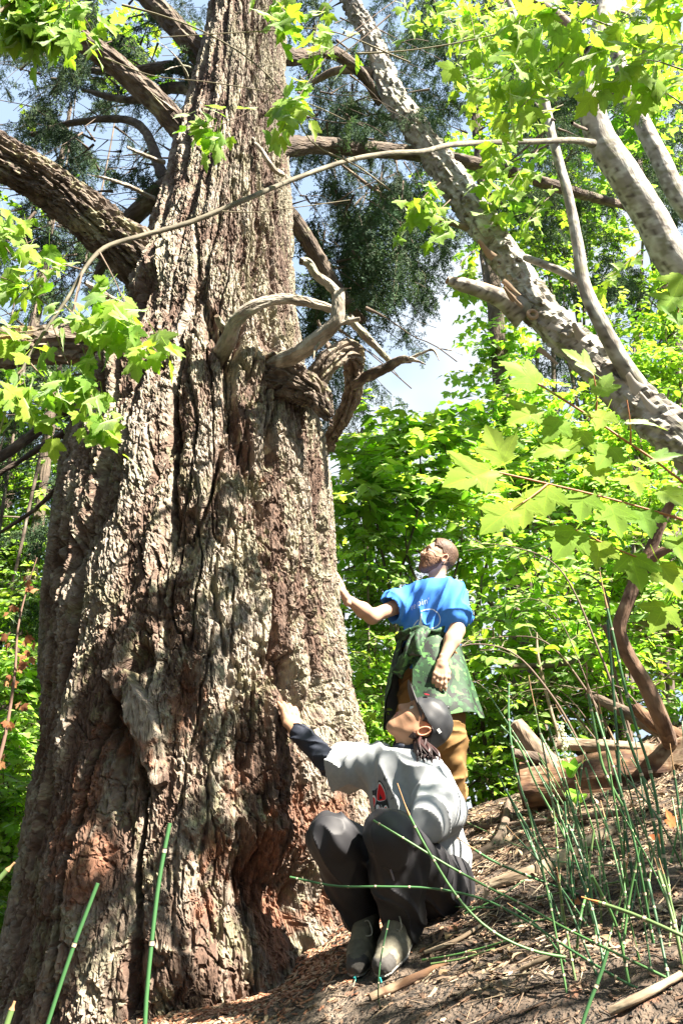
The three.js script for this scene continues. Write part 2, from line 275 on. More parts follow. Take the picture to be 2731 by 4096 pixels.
limb('limb', [[860, 330, 4.7], [700, 270, 4.9], [500, 290, 5.1], [330, 280, 5.2]], [0.07, 0.055, 0.045, 0.025], { amp: 0.006, color: firDark });
limb('limb', [[840, 380, 4.8], [700, 350, 5.0], [520, 400, 5.3], [330, 360, 5.5]], [0.06, 0.05, 0.04, 0.02], { amp: 0.006, color: firDark });
limb('limb', [[660, 720, 4.9], [540, 490, 5.2], [300, 490, 5.5], [120, 540, 5.7]], [0.05, 0.04, 0.03, 0.02], { amp: 0.005, color: firDark, seg: 10 });
limb('limb', [[420, 1600, 4.6], [250, 1640, 4.5], [130, 1740, 4.4], [0, 1830, 4.3], [-200, 1900, 4.2]], [0.06, 0.045, 0.04, 0.034, 0.02], { amp: 0.006, color: firDark, seg: 10 });
limb('limb', [[400, 1650, 4.7], [260, 1730, 4.7], [120, 1820, 4.7], [-60, 1930, 4.7]], [0.04, 0.028, 0.022, 0.015], { amp: 0.004, color: firDark, seg: 10 });
limb('limb', [[380, 1800, 4.75], [260, 1920, 4.9], [150, 2030, 5.0], [-30, 2150, 5.1]], [0.03, 0.02, 0.017, 0.012], { amp: 0.003, color: firDark, seg: 8 });
// dead wood, bleached
const dead = (list, rad, o = {}) => limb('dead_branch', list, rad.map((r) => r * 0.8), { color: deadGrey, amp: 0.006, seg: 18, step: 0.012, cap: [0.30, 0.21, 0.13], ...o });
dead([[860, 1470, 4.05], [880, 1420, 3.92], [915, 1360, 3.78], [940, 1290, 3.70], [1010, 1230, 3.66], [1120, 1195, 3.68], [1240, 1212, 3.74], [1330, 1240, 3.82], [1400, 1290, 3.92]], [0.085, 0.068, 0.060, 0.052, 0.046, 0.040, 0.035, 0.033, 0.029], { bulge: 0.2 });
dead([[910, 1340, 3.78], [880, 1290, 3.70], [868, 1262, 3.66]], [0.04, 0.032, 0.022]);
dead([[1120, 1195, 3.68], [1090, 1165, 3.64], [1072, 1148, 3.62]], [0.014, 0.010, 0.004], { seg: 8 });
dead([[1190, 1203, 3.71], [1190, 1175, 3.69]], [0.010, 0.004], { seg: 8 });
dead([[1050, 1500, 4.1], [1090, 1465, 3.95], [1180, 1420, 3.80], [1280, 1350, 3.68], [1340, 1290, 3.62], [1355, 1220, 3.60], [1352, 1165, 3.60]], [0.085, 0.066, 0.060, 0.058, 0.055, 0.050, 0.046], { bulge: 0.3 });
dead([[1352, 1180, 3.60], [1320, 1140, 3.57], [1265, 1095, 3.52], [1235, 1050, 3.48], [1205, 1045, 3.45]], [0.042, 0.038, 0.035, 0.034, 0.028], { bulge: 0.25 });
dead([[1355, 1165, 3.60], [1385, 1155, 3.58], [1402, 1150, 3.57]], [0.016, 0.011, 0.004], { seg: 8 });
dead([[1330, 1310, 3.62], [1380, 1285, 3.6], [1440, 1275, 3.58]], [0.026, 0.020, 0.014], { seg: 10 });
dead([[1280, 1360, 3.68], [1262, 1400, 3.66], [1254, 1438, 3.65]], [0.018, 0.013, 0.006], { seg: 8 });
dead([[1395, 1270, 3.92], [1440, 1320, 4.0], [1500, 1385, 4.1], [1560, 1448, 4.2]], [0.035, 0.032, 0.030, 0.022]);
dead([[1330, 1420, 4.2], [1300, 1350, 4.2], [1270, 1280, 4.15]], [0.030, 0.022, 0.012], { color: firBrown });
dead([[1060, 1460, 4.05], [1075, 1425, 3.9], [1100, 1415, 3.86]], [0.03, 0.022, 0.016], { cap: [0.24, 0.09, 0.045], color: firBrown });
// the burl and the crooked limb that grows out of it
limb('burl', [[1040, 1500, 4.25], [1120, 1530, 4.02], [1200, 1548, 3.95], [1262, 1580, 3.92], [1300, 1640, 3.92], [1330, 1705, 3.93]], [0.18, 0.145, 0.11, 0.08, 0.05, 0.006], { amp: 0.020, seg: 72, step: 0.009, len: 3 });
limb('limb', [[1200, 1560, 4.1], [1255, 1520, 4.05], [1310, 1450, 4.02], [1370, 1405, 4.05], [1412, 1420, 4.15], [1418, 1490, 4.3], [1410, 1570, 4.45], [1380, 1650, 4.6], [1335, 1730, 4.8], [1310, 1800, 5.0]], [0.09, 0.072, 0.068, 0.072, 0.072, 0.060, 0.057, 0.055, 0.05, 0.04], { amp: 0.022, seg: 60, step: 0.009, color: limbColor([0.17, 0.13, 0.095], [0.29, 0.24, 0.185], [0.33, 0.30, 0.19], 0.17) });
dead([[1410, 1540, 4.3], [1470, 1505, 4.2], [1540, 1475, 4.12], [1600, 1440, 4.05], [1640, 1440, 4.0]], [0.046, 0.042, 0.040, 0.034, 0.026], { amp: 0.007, color: firBrown });
dead([[1620, 1440, 4.02], [1660, 1438, 3.98], [1702, 1458, 3.95]], [0.026, 0.018, 0.004], { seg: 10 });
dead([[1645, 1435, 4.0], [1690, 1408, 3.97], [1730, 1398, 3.95], [1755, 1442, 3.94]], [0.016, 0.013, 0.011, 0.003], { seg: 8 });
dead([[1728, 1398, 3.95], [1780, 1396, 3.93], [1850, 1420, 3.9]], [0.006, 0.004, 0.002], { seg: 6 });
dead([[560, 1290, 4.2], [500, 1230, 4.02], [420, 1180, 3.9], [340, 1130, 3.8]], [0.045, 0.036, 0.030, 0.022]);
dead([[620, 795, 4.5], [520, 745, 4.4], [430, 715, 4.3], [350, 700, 4.25]], [0.026, 0.022, 0.017, 0.008], { seg: 10 });
dead([[660, 650, 4.5], [580, 620, 4.4], [510, 588, 4.3]], [0.028, 0.022, 0.016], { seg: 10 });
dead([[770, 360, 4.5], [740, 280, 4.3], [700, 220, 4.2], [645, 175, 4.1]], [0.018, 0.014, 0.010, 0.005], { seg: 8 });
dead([[800, 300, 4.5], [740, 262, 4.3], [660, 280, 4.2]], [0.012, 0.010, 0.004], { seg: 8 });
dead([[735, 470, 4.4], [670, 420, 4.25], [600, 365, 4.15]], [0.02, 0.014, 0.006], { seg: 8 });
dead([[1010, 555, 4.15], [1045, 600, 4.1], [1090, 670, 4.15], [1130, 700, 4.25]], [0.016, 0.020, 0.026, 0.03], { seg: 10 });
// ---------------------------------------------------------------- leaves
function fan(half, cx, cy, shape, petiole) {
  const ring = [...half, ...half.slice(1, -1).reverse().map(([x, y]) => [-x, y])], pos = [], uv = [], idx = [], put = (x, y) => { const [a, b, c] = shape(x, y); pos.push(a, b, c); uv.push(x * 0.5 / 0.7 + 0.5, y / 1.15 + 0.08); };
  put(cx, cy); for (const [x, y] of ring) { put(lerp(cx, x, 0.55), lerp(cy, y, 0.55)); } for (const [x, y] of ring) put(x, y);
  const n = ring.length;
  for (let i = 0; i < n; i++) { const j = (i + 1) % n; idx.push(0, 1 + i, 1 + j, 1 + i, 1 + n + i, 1 + n + j, 1 + i, 1 + n + j, 1 + j); }
  if (petiole) { const k = pos.length / 3, w = 0.014; for (const [y, z] of [[0.02, 0], [-0.3, 0.03], [-0.62, 0.12]]) for (const s of [-1, 1]) { pos.push(s * w, y, z); uv.push(0.5, 0.1); } for (let i = 0; i < 2; i++) idx.push(k + i * 2, k + i * 2 + 2, k + i * 2 + 1, k + i * 2 + 1, k + i * 2 + 2, k + i * 2 + 3); }
  return geom(pos, idx, null, uv);
}
const MAPLE = [[0, 0.02], [0.10, -0.06], [0.20, -0.05], [0.25, 0.0], [0.34, -0.02], [0.40, 0.08], [0.37, 0.15], [0.46, 0.20], [0.50, 0.28], [0.58, 0.31], [0.58, 0.39], [0.66, 0.44], [0.66, 0.58], [0.57, 0.54], [0.51, 0.58], [0.44, 0.54], [0.36, 0.56], [0.27, 0.47], [0.29, 0.58], [0.27, 0.65], [0.33, 0.72], [0.24, 0.75], [0.21, 0.83], [0.13, 0.86], [0.09, 0.95], [0, 1.06]];
const MAPLE_LOW = [[0, 0.02], [0.22, -0.05], [0.40, 0.08], [0.50, 0.26], [0.66, 0.56], [0.42, 0.55], [0.27, 0.48], [0.30, 0.70], [0.14, 0.86], [0, 1.05]];
const OVATE = [[0, 0], [0.22, 0.06], [0.34, 0.25], [0.36, 0.46], [0.27, 0.72], [0.13, 0.90], [0, 1.04]];
const bend = (fold, curl, twist, s) => (x, y) => [x * (1 - 0.25 * fold), y, fold * Math.abs(x) * 0.6 - curl * (y - 0.2) * (y - 0.2) * 0.5 + twist * x * (y - 0.3) + 0.02 * Math.sin(9 * x + s) * Math.cos(7 * y + s)];
const mapleGeos = [fan(MAPLE, 0, 0.3, bend(0.25, 0.25, 0.2, 0), true), fan(MAPLE, 0, 0.3, bend(-0.15, 0.45, -0.3, 2), true), fan(MAPLE, 0, 0.3, bend(0.45, -0.1, 0.4, 4), true), fan(MAPLE, 0, 0.3, bend(0.1, 0.6, 0.1, 6), true)];
const mapleLow = fan(MAPLE_LOW, 0, 0.3, bend(0.2, 0.3, 0.2, 1), false), ovateLow = fan(OVATE, 0, 0.4, bend(0.3, 0.3, 0.2, 1), false);
const veins = (() => {                                   // pale veins in the blade
  const c = document.createElement('canvas'); c.width = c.height = 256; const g = c.getContext('2d');
  g.fillStyle = '#d9d9d9'; g.fillRect(0, 0, 256, 256); reseed(5);
  for (let i = 0; i < 2600; i++) { const v = 195 + Math.floor(rnd() * 55); g.fillStyle = `rgba(${v},${v},${v - 15},0.35)`; g.fillRect(rnd() * 256, rnd() * 256, 1 + rnd() * 4, 1 + rnd() * 4); }
  const X = (x) => (x * 0.5 / 0.7 + 0.5) * 256, Y = (y) => 256 - (y / 1.15 + 0.08) * 256;
  g.strokeStyle = '#fffbe0'; g.lineCap = 'round';
  for (const [x, y] of [[0, 1.02], [0.62, 0.55], [-0.62, 0.55], [0.38, 0.06], [-0.38, 0.06]]) {
    g.lineWidth = 2.6; g.beginPath(); g.moveTo(X(0), Y(0.02)); g.lineTo(X(x), Y(y)); g.stroke(); g.lineWidth = 1.1;
    for (let k = 0.2; k < 0.95; k += 0.12) for (const s of [-1, 1]) { const dx = x * k, dy = lerp(0.02, y, k), L = 0.22 * (1 - k), a = Math.atan2(y, x) + s * 0.7; g.beginPath(); g.moveTo(X(dx), Y(dy)); g.lineTo(X(dx + Math.cos(a) * L), Y(dy + Math.sin(a) * L)); g.stroke(); }
  }
  const t = new THREE.CanvasTexture(c); t.colorSpace = THREE.SRGBColorSpace; t.magFilter = THREE.LinearFilter; return t;
})();
const leafMat = (rgb, t = 0.5, map = null) => { const m = new THREE.MeshPhysicalMaterial({ roughness: 0.97, transmission: t, thickness: 0, side: THREE.DoubleSide, specularIntensity: 0.5, map }); m.color.setRGB(...rgb); return m; };
const mapleMats = [[0.36, 0.60, 0.030], [0.29, 0.54, 0.024], [0.42, 0.63, 0.045], [0.21, 0.45, 0.022], [0.34, 0.57, 0.075]].map((c) => leafMat(c, 0.67, veins));
const manyLeaf = leafMat([1, 1, 1], 0.68);
const twigMat = std({ color: new THREE.Color().setRGB(0.12, 0.085, 0.06), roughness: 0.85 }), redTwig = std({ color: new THREE.Color().setRGB(0.30, 0.11, 0.04), roughness: 0.6 }), oliveTwig = std({ color: new THREE.Color().setRGB(0.16, 0.14, 0.085), roughness: 0.8 });

const _t = V();
// a leafy twig: tube, stalks and single leaves
function sprig(parent, list, o = {}) {
  const pts = path(list), n = o.n || 12, r = o.r || 0.004, curve = new THREE.CatmullRomCurve3(pts, false, 'centripetal');
  part(o.twig || 'twig', tube(pts, [r, r * 0.45], { seg: 6, step: 0.06 }), o.mat || twigMat, parent);
  for (let i = 0; i < n; i++) {
    const t = o.t0 !== undefined ? lerp(o.t0, 1, (i + rnd() * 0.7) / n) : lerp(0.2, 1, (i + rnd() * 0.7) / n), p = curve.getPoint(Math.min(1, t)), d = curve.getTangent(Math.min(1, t));
    const size = rr(...(o.size || [0.07, 0.11])), side = V(d.z, 0, -d.x).normalize().multiplyScalar(i % 2 ? 1 : -1);
    const out = V().copy(side).multiplyScalar(rr(0.5, 1.1)).addScaledVector(d, rr(0.0, 0.9)).add(V(gauss() * 0.4, rr(-1.0, 0.25) * (o.hang ?? 1), gauss() * 0.4)).normalize();
    const base = p.clone().addScaledVector(out, size * 0.62).add(V(gauss(), gauss(), gauss()).multiplyScalar(o.spread ?? 0.03));
    const tip = V().copy(out).multiplyScalar(0.6).add(V(gauss() * 0.5, rr(-0.9, -0.1), gauss() * 0.5)).normalize();
    const nh = V(gauss() * 0.7, rr(0.3, 1), rr(0.0, 1.0) + gauss() * 0.3).normalize();
    const m = part('leaf', mapleGeos[Math.floor(rnd() * 4)], o.mats ? o.mats[Math.floor(rnd() * o.mats.length)] : mapleMats[Math.floor(rnd() * 5)], parent);
    m.applyMatrix4(xform(base, tip, nh, V(size * rr(0.78, 1.12), size, size * rr(0.6, 1.6))));
    m.position.sub(parent.userData.at || _t.set(0, 0, 0));
  }
}
// ---------------------------------------------------------------- the grey-barked maples on the right
const greyBark = (an, s, x, y, z) => {
  const m = pn(x * 7, y * 4, z * 7), g = pn(x * 24, y * 20, z * 24), h = pn(x * 60, y * 60, z * 60), f = pn(x * 13 + 7, y * 9, z * 13);
  let c = mixc([0.23, 0.21, 0.175], [0.36, 0.342, 0.30], ss(-0.25, 0.3, m + 0.4 * g));
  if (f + 0.5 * g > 0.26) c = mixc(c, [0.43, 0.43, 0.38], 0.75);                 // pale crust lichen
  if (pn(x * 10 + 40, y * 10, z * 10) + 0.45 * h > 0.34) c = mixc(c, [0.155, 0.15, 0.085], 0.75);   // olive stains
  if (pn(x * 30 + 3, y * 12, z * 30) > 0.36) c = [0.085, 0.07, 0.055];           // short dark scars
  const v = 1 + 0.15 * g + 0.18 * h; return [c[0] * v, c[1] * v, c[2] * v];
};
const greyDisp = (amp) => (a, s, r) => amp * (pn(Math.cos(a) * 1.3, s * 1.3, Math.sin(a) * 1.3) * 2 + pn(Math.cos(a) * 4, s * 9, Math.sin(a) * 4) * 0.8 + pn(Math.cos(a) * 8, s * 40, Math.sin(a) * 8) * 0.35);
const flakyDisp = (amp) => (a, s, r) => { const n = pn(Math.cos(a) * 3.2 + 5, s * 7, Math.sin(a) * 3.2), q = pn(Math.cos(a) * 6, s * 20 + 4, Math.sin(a) * 6); return amp * (pn(Math.cos(a) * 1.2, s * 1.6, Math.sin(a) * 1.2) * 1.6 + (n + 0.4 * q > 0.12 ? 1.0 : 0) + (n + 0.5 * q > 0.30 ? 0.9 : 0) + q * 0.5); };
const greyMat = std({ vertexColors: true, color: tint(0.88), bumpMap: barkBump, bumpScale: 0.002, roughness: 0.85 });
const KA = 1.45;
const mapleA = thing('maple_tree', 'leaning maple with flaking pale grey bark and a snapped stub, crossing the upper right', 'tree');
{
  const far = at, at2 = (x, y, F) => far(x, y, F * KA), pathA = (l) => l.map((q) => at2(...q)), tubeA = (q, r, o) => tube(q, r.map((v) => v * KA), o);
  const p0 = at2(2900, 1950, 3.3), base = V(3.9, 0, -4.6), knee = V(3.55, 2.1, -4.65); base.y = groundY(base.x, base.z) - 0.1;
  const pts = [base, knee, p0.clone().lerp(knee, 0.35), ...pathA([[2731, 1765, 3.3], [2560, 1625, 3.35], [2380, 1450, 3.4], [2150, 1235, 3.45], [2045, 1060, 3.5], [1900, 850, 3.55], [1700, 570, 3.6], [1585, 400, 3.65], [1530, 280, 3.68], [1490, 160, 3.7], [1400, 0, 3.75], [1330, -160, 3.8], [1280, -420, 3.8]])];
  const ta = tubeA(pts, [0.17, 0.15, 0.14, 0.128, 0.122, 0.115, 0.108, 0.098, 0.092, 0.080, 0.068, 0.060, 0.055, 0.050, 0.045, 0.03].map((r, i) => r * lerp(0.74, 1.0, clamp((i - 5) / 5, 0, 1))), { seg: 40, step: 0.014, disp: flakyDisp(0.011), color: greyBark }); ta.deleteAttribute('normal'); part('trunk', ta, greyMat, mapleA);
  part('broken_stub', tubeA(pathA([[2100, 1260, 3.45], [2020, 1205, 3.42], [1930, 1165, 3.38], [1850, 1140, 3.34], [1788, 1122, 3.3]]), [0.08, 0.05, 0.04, 0.036, 0.016], { seg: 16, step: 0.02, disp: greyDisp(0.005), color: (a, s, x, y, z) => s > 0.12 && Math.sin(a + 1) > -0.4 ? mixc([0.30, 0.19, 0.11], [0.40, 0.29, 0.19], pn(x * 30, y * 8, z * 30) + 0.5) : greyBark(a, s, x, y, z), capColor: [0.34, 0.20, 0.10] }), greyMat, mapleA);
  part('limb', tubeA(pathA([[2560, 1560, 3.3], [2480, 1440, 3.25], [2400, 1290, 3.2], [2335, 1140, 3.2], [2310, 980, 3.2], [2270, 780, 3.2], [2210, 560, 3.2], [2160, 330, 3.2], [2090, 150, 3.2], [2010, -60, 3.2]]), [0.045, 0.040, 0.036, 0.032, 0.028, 0.026, 0.024, 0.022, 0.018, 0.012], { seg: 14, step: 0.03, disp: greyDisp(0.003), color: greyBark }), greyMat, mapleA);
  part('limb', tubeA(pathA([[2330, 1130, 3.2], [2230, 1080, 3.25], [2100, 1030, 3.4]]), [0.022, 0.020, 0.018], { seg: 10, step: 0.03, color: greyBark }), greyMat, mapleA);
  part('limb', tubeA(pathA([[2060, 1110, 3.5], [1900, 930, 3.55], [1700, 860, 3.6], [1530, 780, 3.65], [1420, 700, 3.7], [1340, 640, 3.75]]), [0.022, 0.020, 0.016, 0.012, 0.009, 0.005], { seg: 10, step: 0.04, color: limbColor([0.15, 0.10, 0.065], [0.25, 0.19, 0.13]) }), greyMat, mapleA);
  part('limb', tubeA(pathA([[1500, 300, 3.7], [1420, 280, 3.75], [1340, 285, 3.8], [1250, 330, 3.9]]), [0.035, 0.03, 0.026, 0.018], { seg: 12, step: 0.03, color: limbColor([0.15, 0.11, 0.075], [0.30, 0.24, 0.17]) }), greyMat, mapleA);
  // knot, shed bark and loose flakes
  part('knot', new THREE.TorusGeometry(0.022, 0.010, 10, 20).applyMatrix4(xform(at2(2128, 1258, 3.345), V(-0.3, 0.9, 0.1), V(0.2, -0.3, 1), KA)), std({ color: new THREE.Color().setRGB(0.26, 0.18, 0.11) }), mapleA);
  const flake = (w, h, k) => { const pos = [], idx = [], n = 6; for (let i = 0; i <= n; i++) for (let j = 0; j <= 2; j++) { const t = i / n, x = (j - 1) * w * (0.5 + 0.12 * Math.sin(5 * t + j)) * (1 - 0.5 * t * t), z = k * t * t * h + (j === 1 ? 0.0 : -0.25 * w); pos.push(x, t * h, z); } for (let i = 0; i < n; i++) for (let j = 0; j < 2; j++) { const q = i * 3 + j; idx.push(q, q + 1, q + 3, q + 1, q + 4, q + 3); } return geom(pos, idx); };
  const flakes = [flake(0.035, 0.10, 0.5), flake(0.05, 0.08, 0.8), flake(0.025, 0.14, 0.35)], fm = [[0.33, 0.30, 0.26], [0.24, 0.17, 0.11], [0.40, 0.38, 0.34]].map((c) => std({ color: new THREE.Color().setRGB(...c), side: THREE.DoubleSide }));
  reseed(77);
  for (const [x, y, F, dx, dy, k, m, s] of [[1975, 1030, 3.4, -0.3, 0.9, 0, 1, 1.1], [2010, 1120, 3.38, -0.1, -1, 2, 1, 1.0], [2060, 1200, 3.36, -0.2, 1, 0, 1, 0.8], [2090, 1230, 3.36, 0.1, 1, 2, 1, 0.7], [1985, 950, 3.45, 0.8, -0.3, 1, 2, 0.9], [2030, 1000, 3.42, 0.7, -0.5, 0, 0, 1.0], [2200, 1290, 3.36, 0.9, -0.2, 1, 0, 1.0], [2280, 1330, 3.34, 0.9, -0.3, 0, 0, 1.1], [2330, 1350, 3.3, 0.9, 0.1, 1, 0, 0.9], [2150, 1390, 3.36, 0.5, -0.9, 2, 1, 1.0], [1800, 660, 3.5, 0.3, -0.9, 0, 2, 0.8], [1700, 520, 3.55, -0.5, 0.8, 1, 0, 0.8], [1545, 330, 3.62, -0.2, 1, 0, 0, 0.7], [1505, 250, 3.64, 0.5, 1, 1, 0, 0.7], [1480, 130, 3.64, 0.4, 1, 2, 0, 0.7], [1440, 60, 3.68, 0.7, 0.6, 0, 0, 0.7], [2560, 1560, 3.25, -0.6, 0.7, 1, 2, 1.1], [2620, 1640, 3.22, -0.7, 0.4, 0, 2, 1]])
    part('bark_flake', flakes[k], fm[m], mapleA).applyMatrix4(xform(at2(x, y, F), V(-0.62, 0.78, 0.05).multiplyScalar(dy < 0 ? -1 : 1).add(V(0.1 * dx, 0, 0)), V(-0.5, -0.1, 1), s * KA));
}
const KB = 1.36;
const mapleB = thing('maple_tree', 'upright maple with mottled grey trunk and one long thin branch reaching far left', 'tree');
{
  const pathB = (l) => l.map(([x, y, F]) => at(x, y, F * KB)), base = V(5.6, 0, -5.3); base.y = groundY(base.x, base.z) - 0.1;
  part('trunk', tube([base, V(4.85, 3.2, -5.35), ...pathB([[2731, 1085, 3.9], [2600, 870, 3.85], [2480, 680, 3.8], [2400, 550, 3.8], [2362, 420, 3.75], [2365, 300, 3.75], [2400, 150, 3.7], [2425, 0, 3.7], [2440, -220, 3.6], [2400, -700, 3.4]])], [0.17, 0.15, 0.128, 0.120, 0.115, 0.108, 0.10, 0.095, 0.092, 0.088, 0.075, 0.05].map((r) => r * 0.82 * KB), { seg: 32, step: 0.02, disp: greyDisp(0.004), color: greyBark }), greyMat, mapleB);
  part('limb', tube(path([[2370, 575, 5.06], [2290, 562, 4.8], [2150, 566, 4.3], [1960, 570, 3.8], [1790, 582, 3.4], [1690, 606, 3.2], [1560, 612, 3.0], [1400, 640, 2.82], [1180, 715, 2.68], [980, 800, 2.55], [760, 890, 2.5], [560, 945, 2.45], [420, 990, 2.4], [350, 1060, 2.38], [280, 1180, 2.36], [190, 1310, 2.34], [110, 1440, 2.32], [50, 1570, 2.3], [0, 1720, 2.28], [-60, 1900, 2.26]]), [0.054, 0.035, 0.030, 0.026, 0.022, 0.020, 0.018, 0.017, 0.0165, 0.016, 0.015, 0.014, 0.013, 0.010, 0.009, 0.008, 0.007, 0.006, 0.005, 0.004].map((r) => r * 0.66), { seg: 12, step: 0.03, disp: greyDisp(0.0012), color: limbColor([0.085, 0.075, 0.050], [0.165, 0.145, 0.10], [0.24, 0.23, 0.16], 0.16) }), greyMat, mapleB);
  part('limb', tube(pathB([[2330, 200, 3.7], [2250, 90, 3.6], [2160, 20, 3.5], [2050, -80, 3.4]]), [0.07, 0.06, 0.05, 0.035], { seg: 12, step: 0.03, color: limbColor([0.13, 0.10, 0.075], [0.22, 0.18, 0.14]) }), greyMat, mapleB);
}
const mapleC = thing('maple_tree', 'thinner speckled grey maple trunk behind the upright one at right edge', 'tree');
{
  const base = V(6.7, 0, -6.1); base.y = groundY(base.x, base.z) - 0.1;
  part('trunk', tube([base, V(5.85, 3.6, -6.1), ...path([[2760, 850, 6.0], [2640, 640, 6.0], [2560, 480, 6.0], [2500, 330, 6.0], [2455, 180, 6.0], [2420, 20, 6.0], [2380, -300, 5.9]])], [0.11, 0.10, 0.082, 0.078, 0.074, 0.068, 0.06, 0.055, 0.04].map((r) => r * 0.85 * KB), { seg: 24, step: 0.025, disp: greyDisp(0.004), color: greyBark }), greyMat, mapleC);
}
// leafy twigs one can pick apart
reseed(101);
const S = (o, list, n, size, more = {}) => sprig(o, list, { n: Math.round(n * 1.35), size: size.map((v) => v * (o === mapleB ? 0.78 : 0.9)), spread: 0.05, ...more });
// left middle, on the long thin branch
S(mapleB, [[400, 1010, 2.38], [455, 1110, 2.34], [500, 1210, 2.3], [560, 1330, 2.26], [630, 1410, 2.24]], 26, [0.075, 0.115]);
S(mapleB, [[330, 1090, 2.36], [300, 1240, 2.3], [360, 1330, 2.28], [420, 1400, 2.26]], 14, [0.07, 0.10]);
S(mapleB, [[210, 1290, 2.34], [270, 1450, 2.3], [350, 1560, 2.28], [400, 1640, 2.26], [430, 1720, 2.24]], 26, [0.06, 0.10]);
S(mapleB, [[230, 1250, 2.34], [140, 1180, 2.3], [60, 1130, 2.28], [-20, 1100, 2.26]], 14, [0.07, 0.10]);
S(mapleB, [[190, 1310, 2.34], [100, 1330, 2.3], [20, 1320, 2.28]], 12, [0.07, 0.10]);
S(mapleB, [[110, 1440, 2.32], [180, 1520, 2.28], [230, 1600, 2.26]], 14, [0.07, 0.10]);
S(mapleB, [[90, 1480, 2.3], [30, 1540, 2.28], [0, 1620, 2.27]], 10, [0.07, 0.10]);
S(mapleB, [[330, 1080, 2.38], [260, 1060, 2.34], [180, 1090, 2.3], [60, 1200, 2.28]], 12, [0.06, 0.09]);
S(mapleB, [[60, 1560, 2.3], [120, 1600, 2.28], [190, 1640, 2.26]], 12, [0.06, 0.10]);
S(mapleB, [[260, 1220, 2.36], [330, 1290, 2.3], [390, 1310, 2.27], [470, 1330, 2.25]], 14, [0.06, 0.10]);
const cornerBranch = thing('maple_branch', 'dense leafy maple branch hanging into the top left corner', 'branch');
for (let i = 0; i < 12; i++) { const x = rr(-40, 400), y = rr(40, 230); S(cornerBranch, [[-120 + x * 0.3, -160, 2.5], [x * 0.6, -60, 2.5], [x * 0.9, y * 0.5, 2.5], [x, y, rr(2.4, 2.7)]], 18, [0.07, 0.11], { r: 0.005 }); }
S(cornerBranch, [[-60, 90, 2.4], [60, 0, 2.45], [150, -80, 2.5]], 4, [0.06, 0.1], { r: 0.010 });
const edgeSprig = thing('maple_branch', 'small bright maple twig poking in from the left edge below the thickest limb', 'branch');
S(edgeSprig, [[-80, 800, 2.3], [20, 870, 2.3], [90, 930, 2.3], [120, 1000, 2.3]], 12, [0.055, 0.085]); S(edgeSprig, [[-80, 900, 2.3], [0, 960, 2.3], [60, 1040, 2.3]], 9, [0.055, 0.085]);
const midSprig = thing('maple_branch', 'thin leafy maple twigs crossing in front of the upper fir trunk', 'branch');
S(midSprig, [[1560, 60, 2.5], [1390, 200, 2.5], [1180, 330, 2.5], [1010, 440, 2.48], [880, 500, 2.45], [800, 520, 2.44]], 18, [0.06, 0.10], { t0: 0.74 });
S(midSprig, [[1700, -80, 2.6], [1500, 60, 2.55], [1330, 200, 2.5], [1230, 330, 2.48], [1180, 420, 2.46], [1130, 520, 2.45]], 26, [0.06, 0.095], { t0: 0.62 });
S(midSprig, [[1450, 120, 2.5], [1330, 190, 2.5], [1240, 260, 2.5]], 8, [0.06, 0.09]);
S(midSprig, [[1250, -120, 2.5], [1130, -30, 2.5], [1080, 40, 2.48], [1130, 120, 2.46]], 18, [0.07, 0.11]);
S(midSprig, [[1400, -60, 2.5], [1290, 40, 2.5], [1260, 150, 2.5], [1250, 260, 2.5]], 16, [0.06, 0.09]);
// bare twigs across the top of the fir
for (const [l, r] of [[[[1640, 250, 2.6], [1300, 120, 2.55], [1000, 128, 2.5], [640, 150, 2.5]], 0.004], [[[490, 20, 2.5], [640, 60, 2.5], [800, 120, 2.5], [960, 210, 2.5], [1100, 330, 2.5], [1180, 460, 2.5], [1260, 580, 2.5], [1420, 660, 2.6], [1560, 760, 2.7]], 0.006], [[[420, 230, 2.5], [600, 300, 2.5], [850, 330, 2.5], [1080, 370, 2.5], [1250, 420, 2.5], [1380, 480, 2.5]], 0.0035], [[[890, 845, 2.5], [1000, 850, 2.5], [1180, 830, 2.5], [1400, 800, 2.55]], 0.003], [[[1420, 215, 2.6], [1600, 205, 2.6], [1780, 180, 2.6], [1950, 145, 2.6], [2120, 100, 2.6]], 0.005]])
  part('twig', tube(path(l), [r, r * 0.6], { seg: 6, step: 0.06 }), oliveTwig, midSprig);
// top right
const overBranch = thing('maple_branch', 'mass of sunlit maple leaves hanging across the top right', 'branch');
const lit = [mapleMats[0], mapleMats[2], mapleMats[4], mapleMats[1]];
for (const [a, b, c, F, n, s] of [[[2480, 120], [2300, 60], [2120, 80], 2.2, 18, 0.12], [[2600, 200], [2450, 260], [2330, 300], 2.1, 16, 0.12], [[2731, 60], [2600, 100], [2480, 60], 2.1, 16, 0.11], [[2360, 60], [2200, 210], [2060, 310], 2.4, 20, 0.12], [[2300, 180], [2120, 240], [1980, 330], 2.5, 18, 0.115], [[2731, 280], [2600, 240], [2500, 260], 2.1, 12, 0.12], [[2250, 250], [2150, 360], [2080, 430], 2.4, 16, 0.11], [[2150, 40], [1990, 130], [1900, 200], 2.5, 14, 0.12], [[2250, 420], [2100, 480], [2000, 520], 2.8, 14, 0.10], [[1980, 420], [1900, 380], [1850, 430], 2.9, 10, 0.10], [[2731, 420], [2640, 360], [2560, 380], 2.3, 8, 0.10], [[2560, 0], [2420, 130], [2330, 180], 2.5, 14, 0.12], [[2100, -40], [2080, 80], [2040, 160], 2.6, 14, 0.11], [[2731, 160], [2640, 190], [2560, 210], 2.4, 12, 0.11]])
  S(overBranch, [[...a, F + 0.1], [...b, F + 0.05], [...c, F]], n, [s * 0.62, s], { mats: lit, mat: oliveTwig, spread: 0.05 });
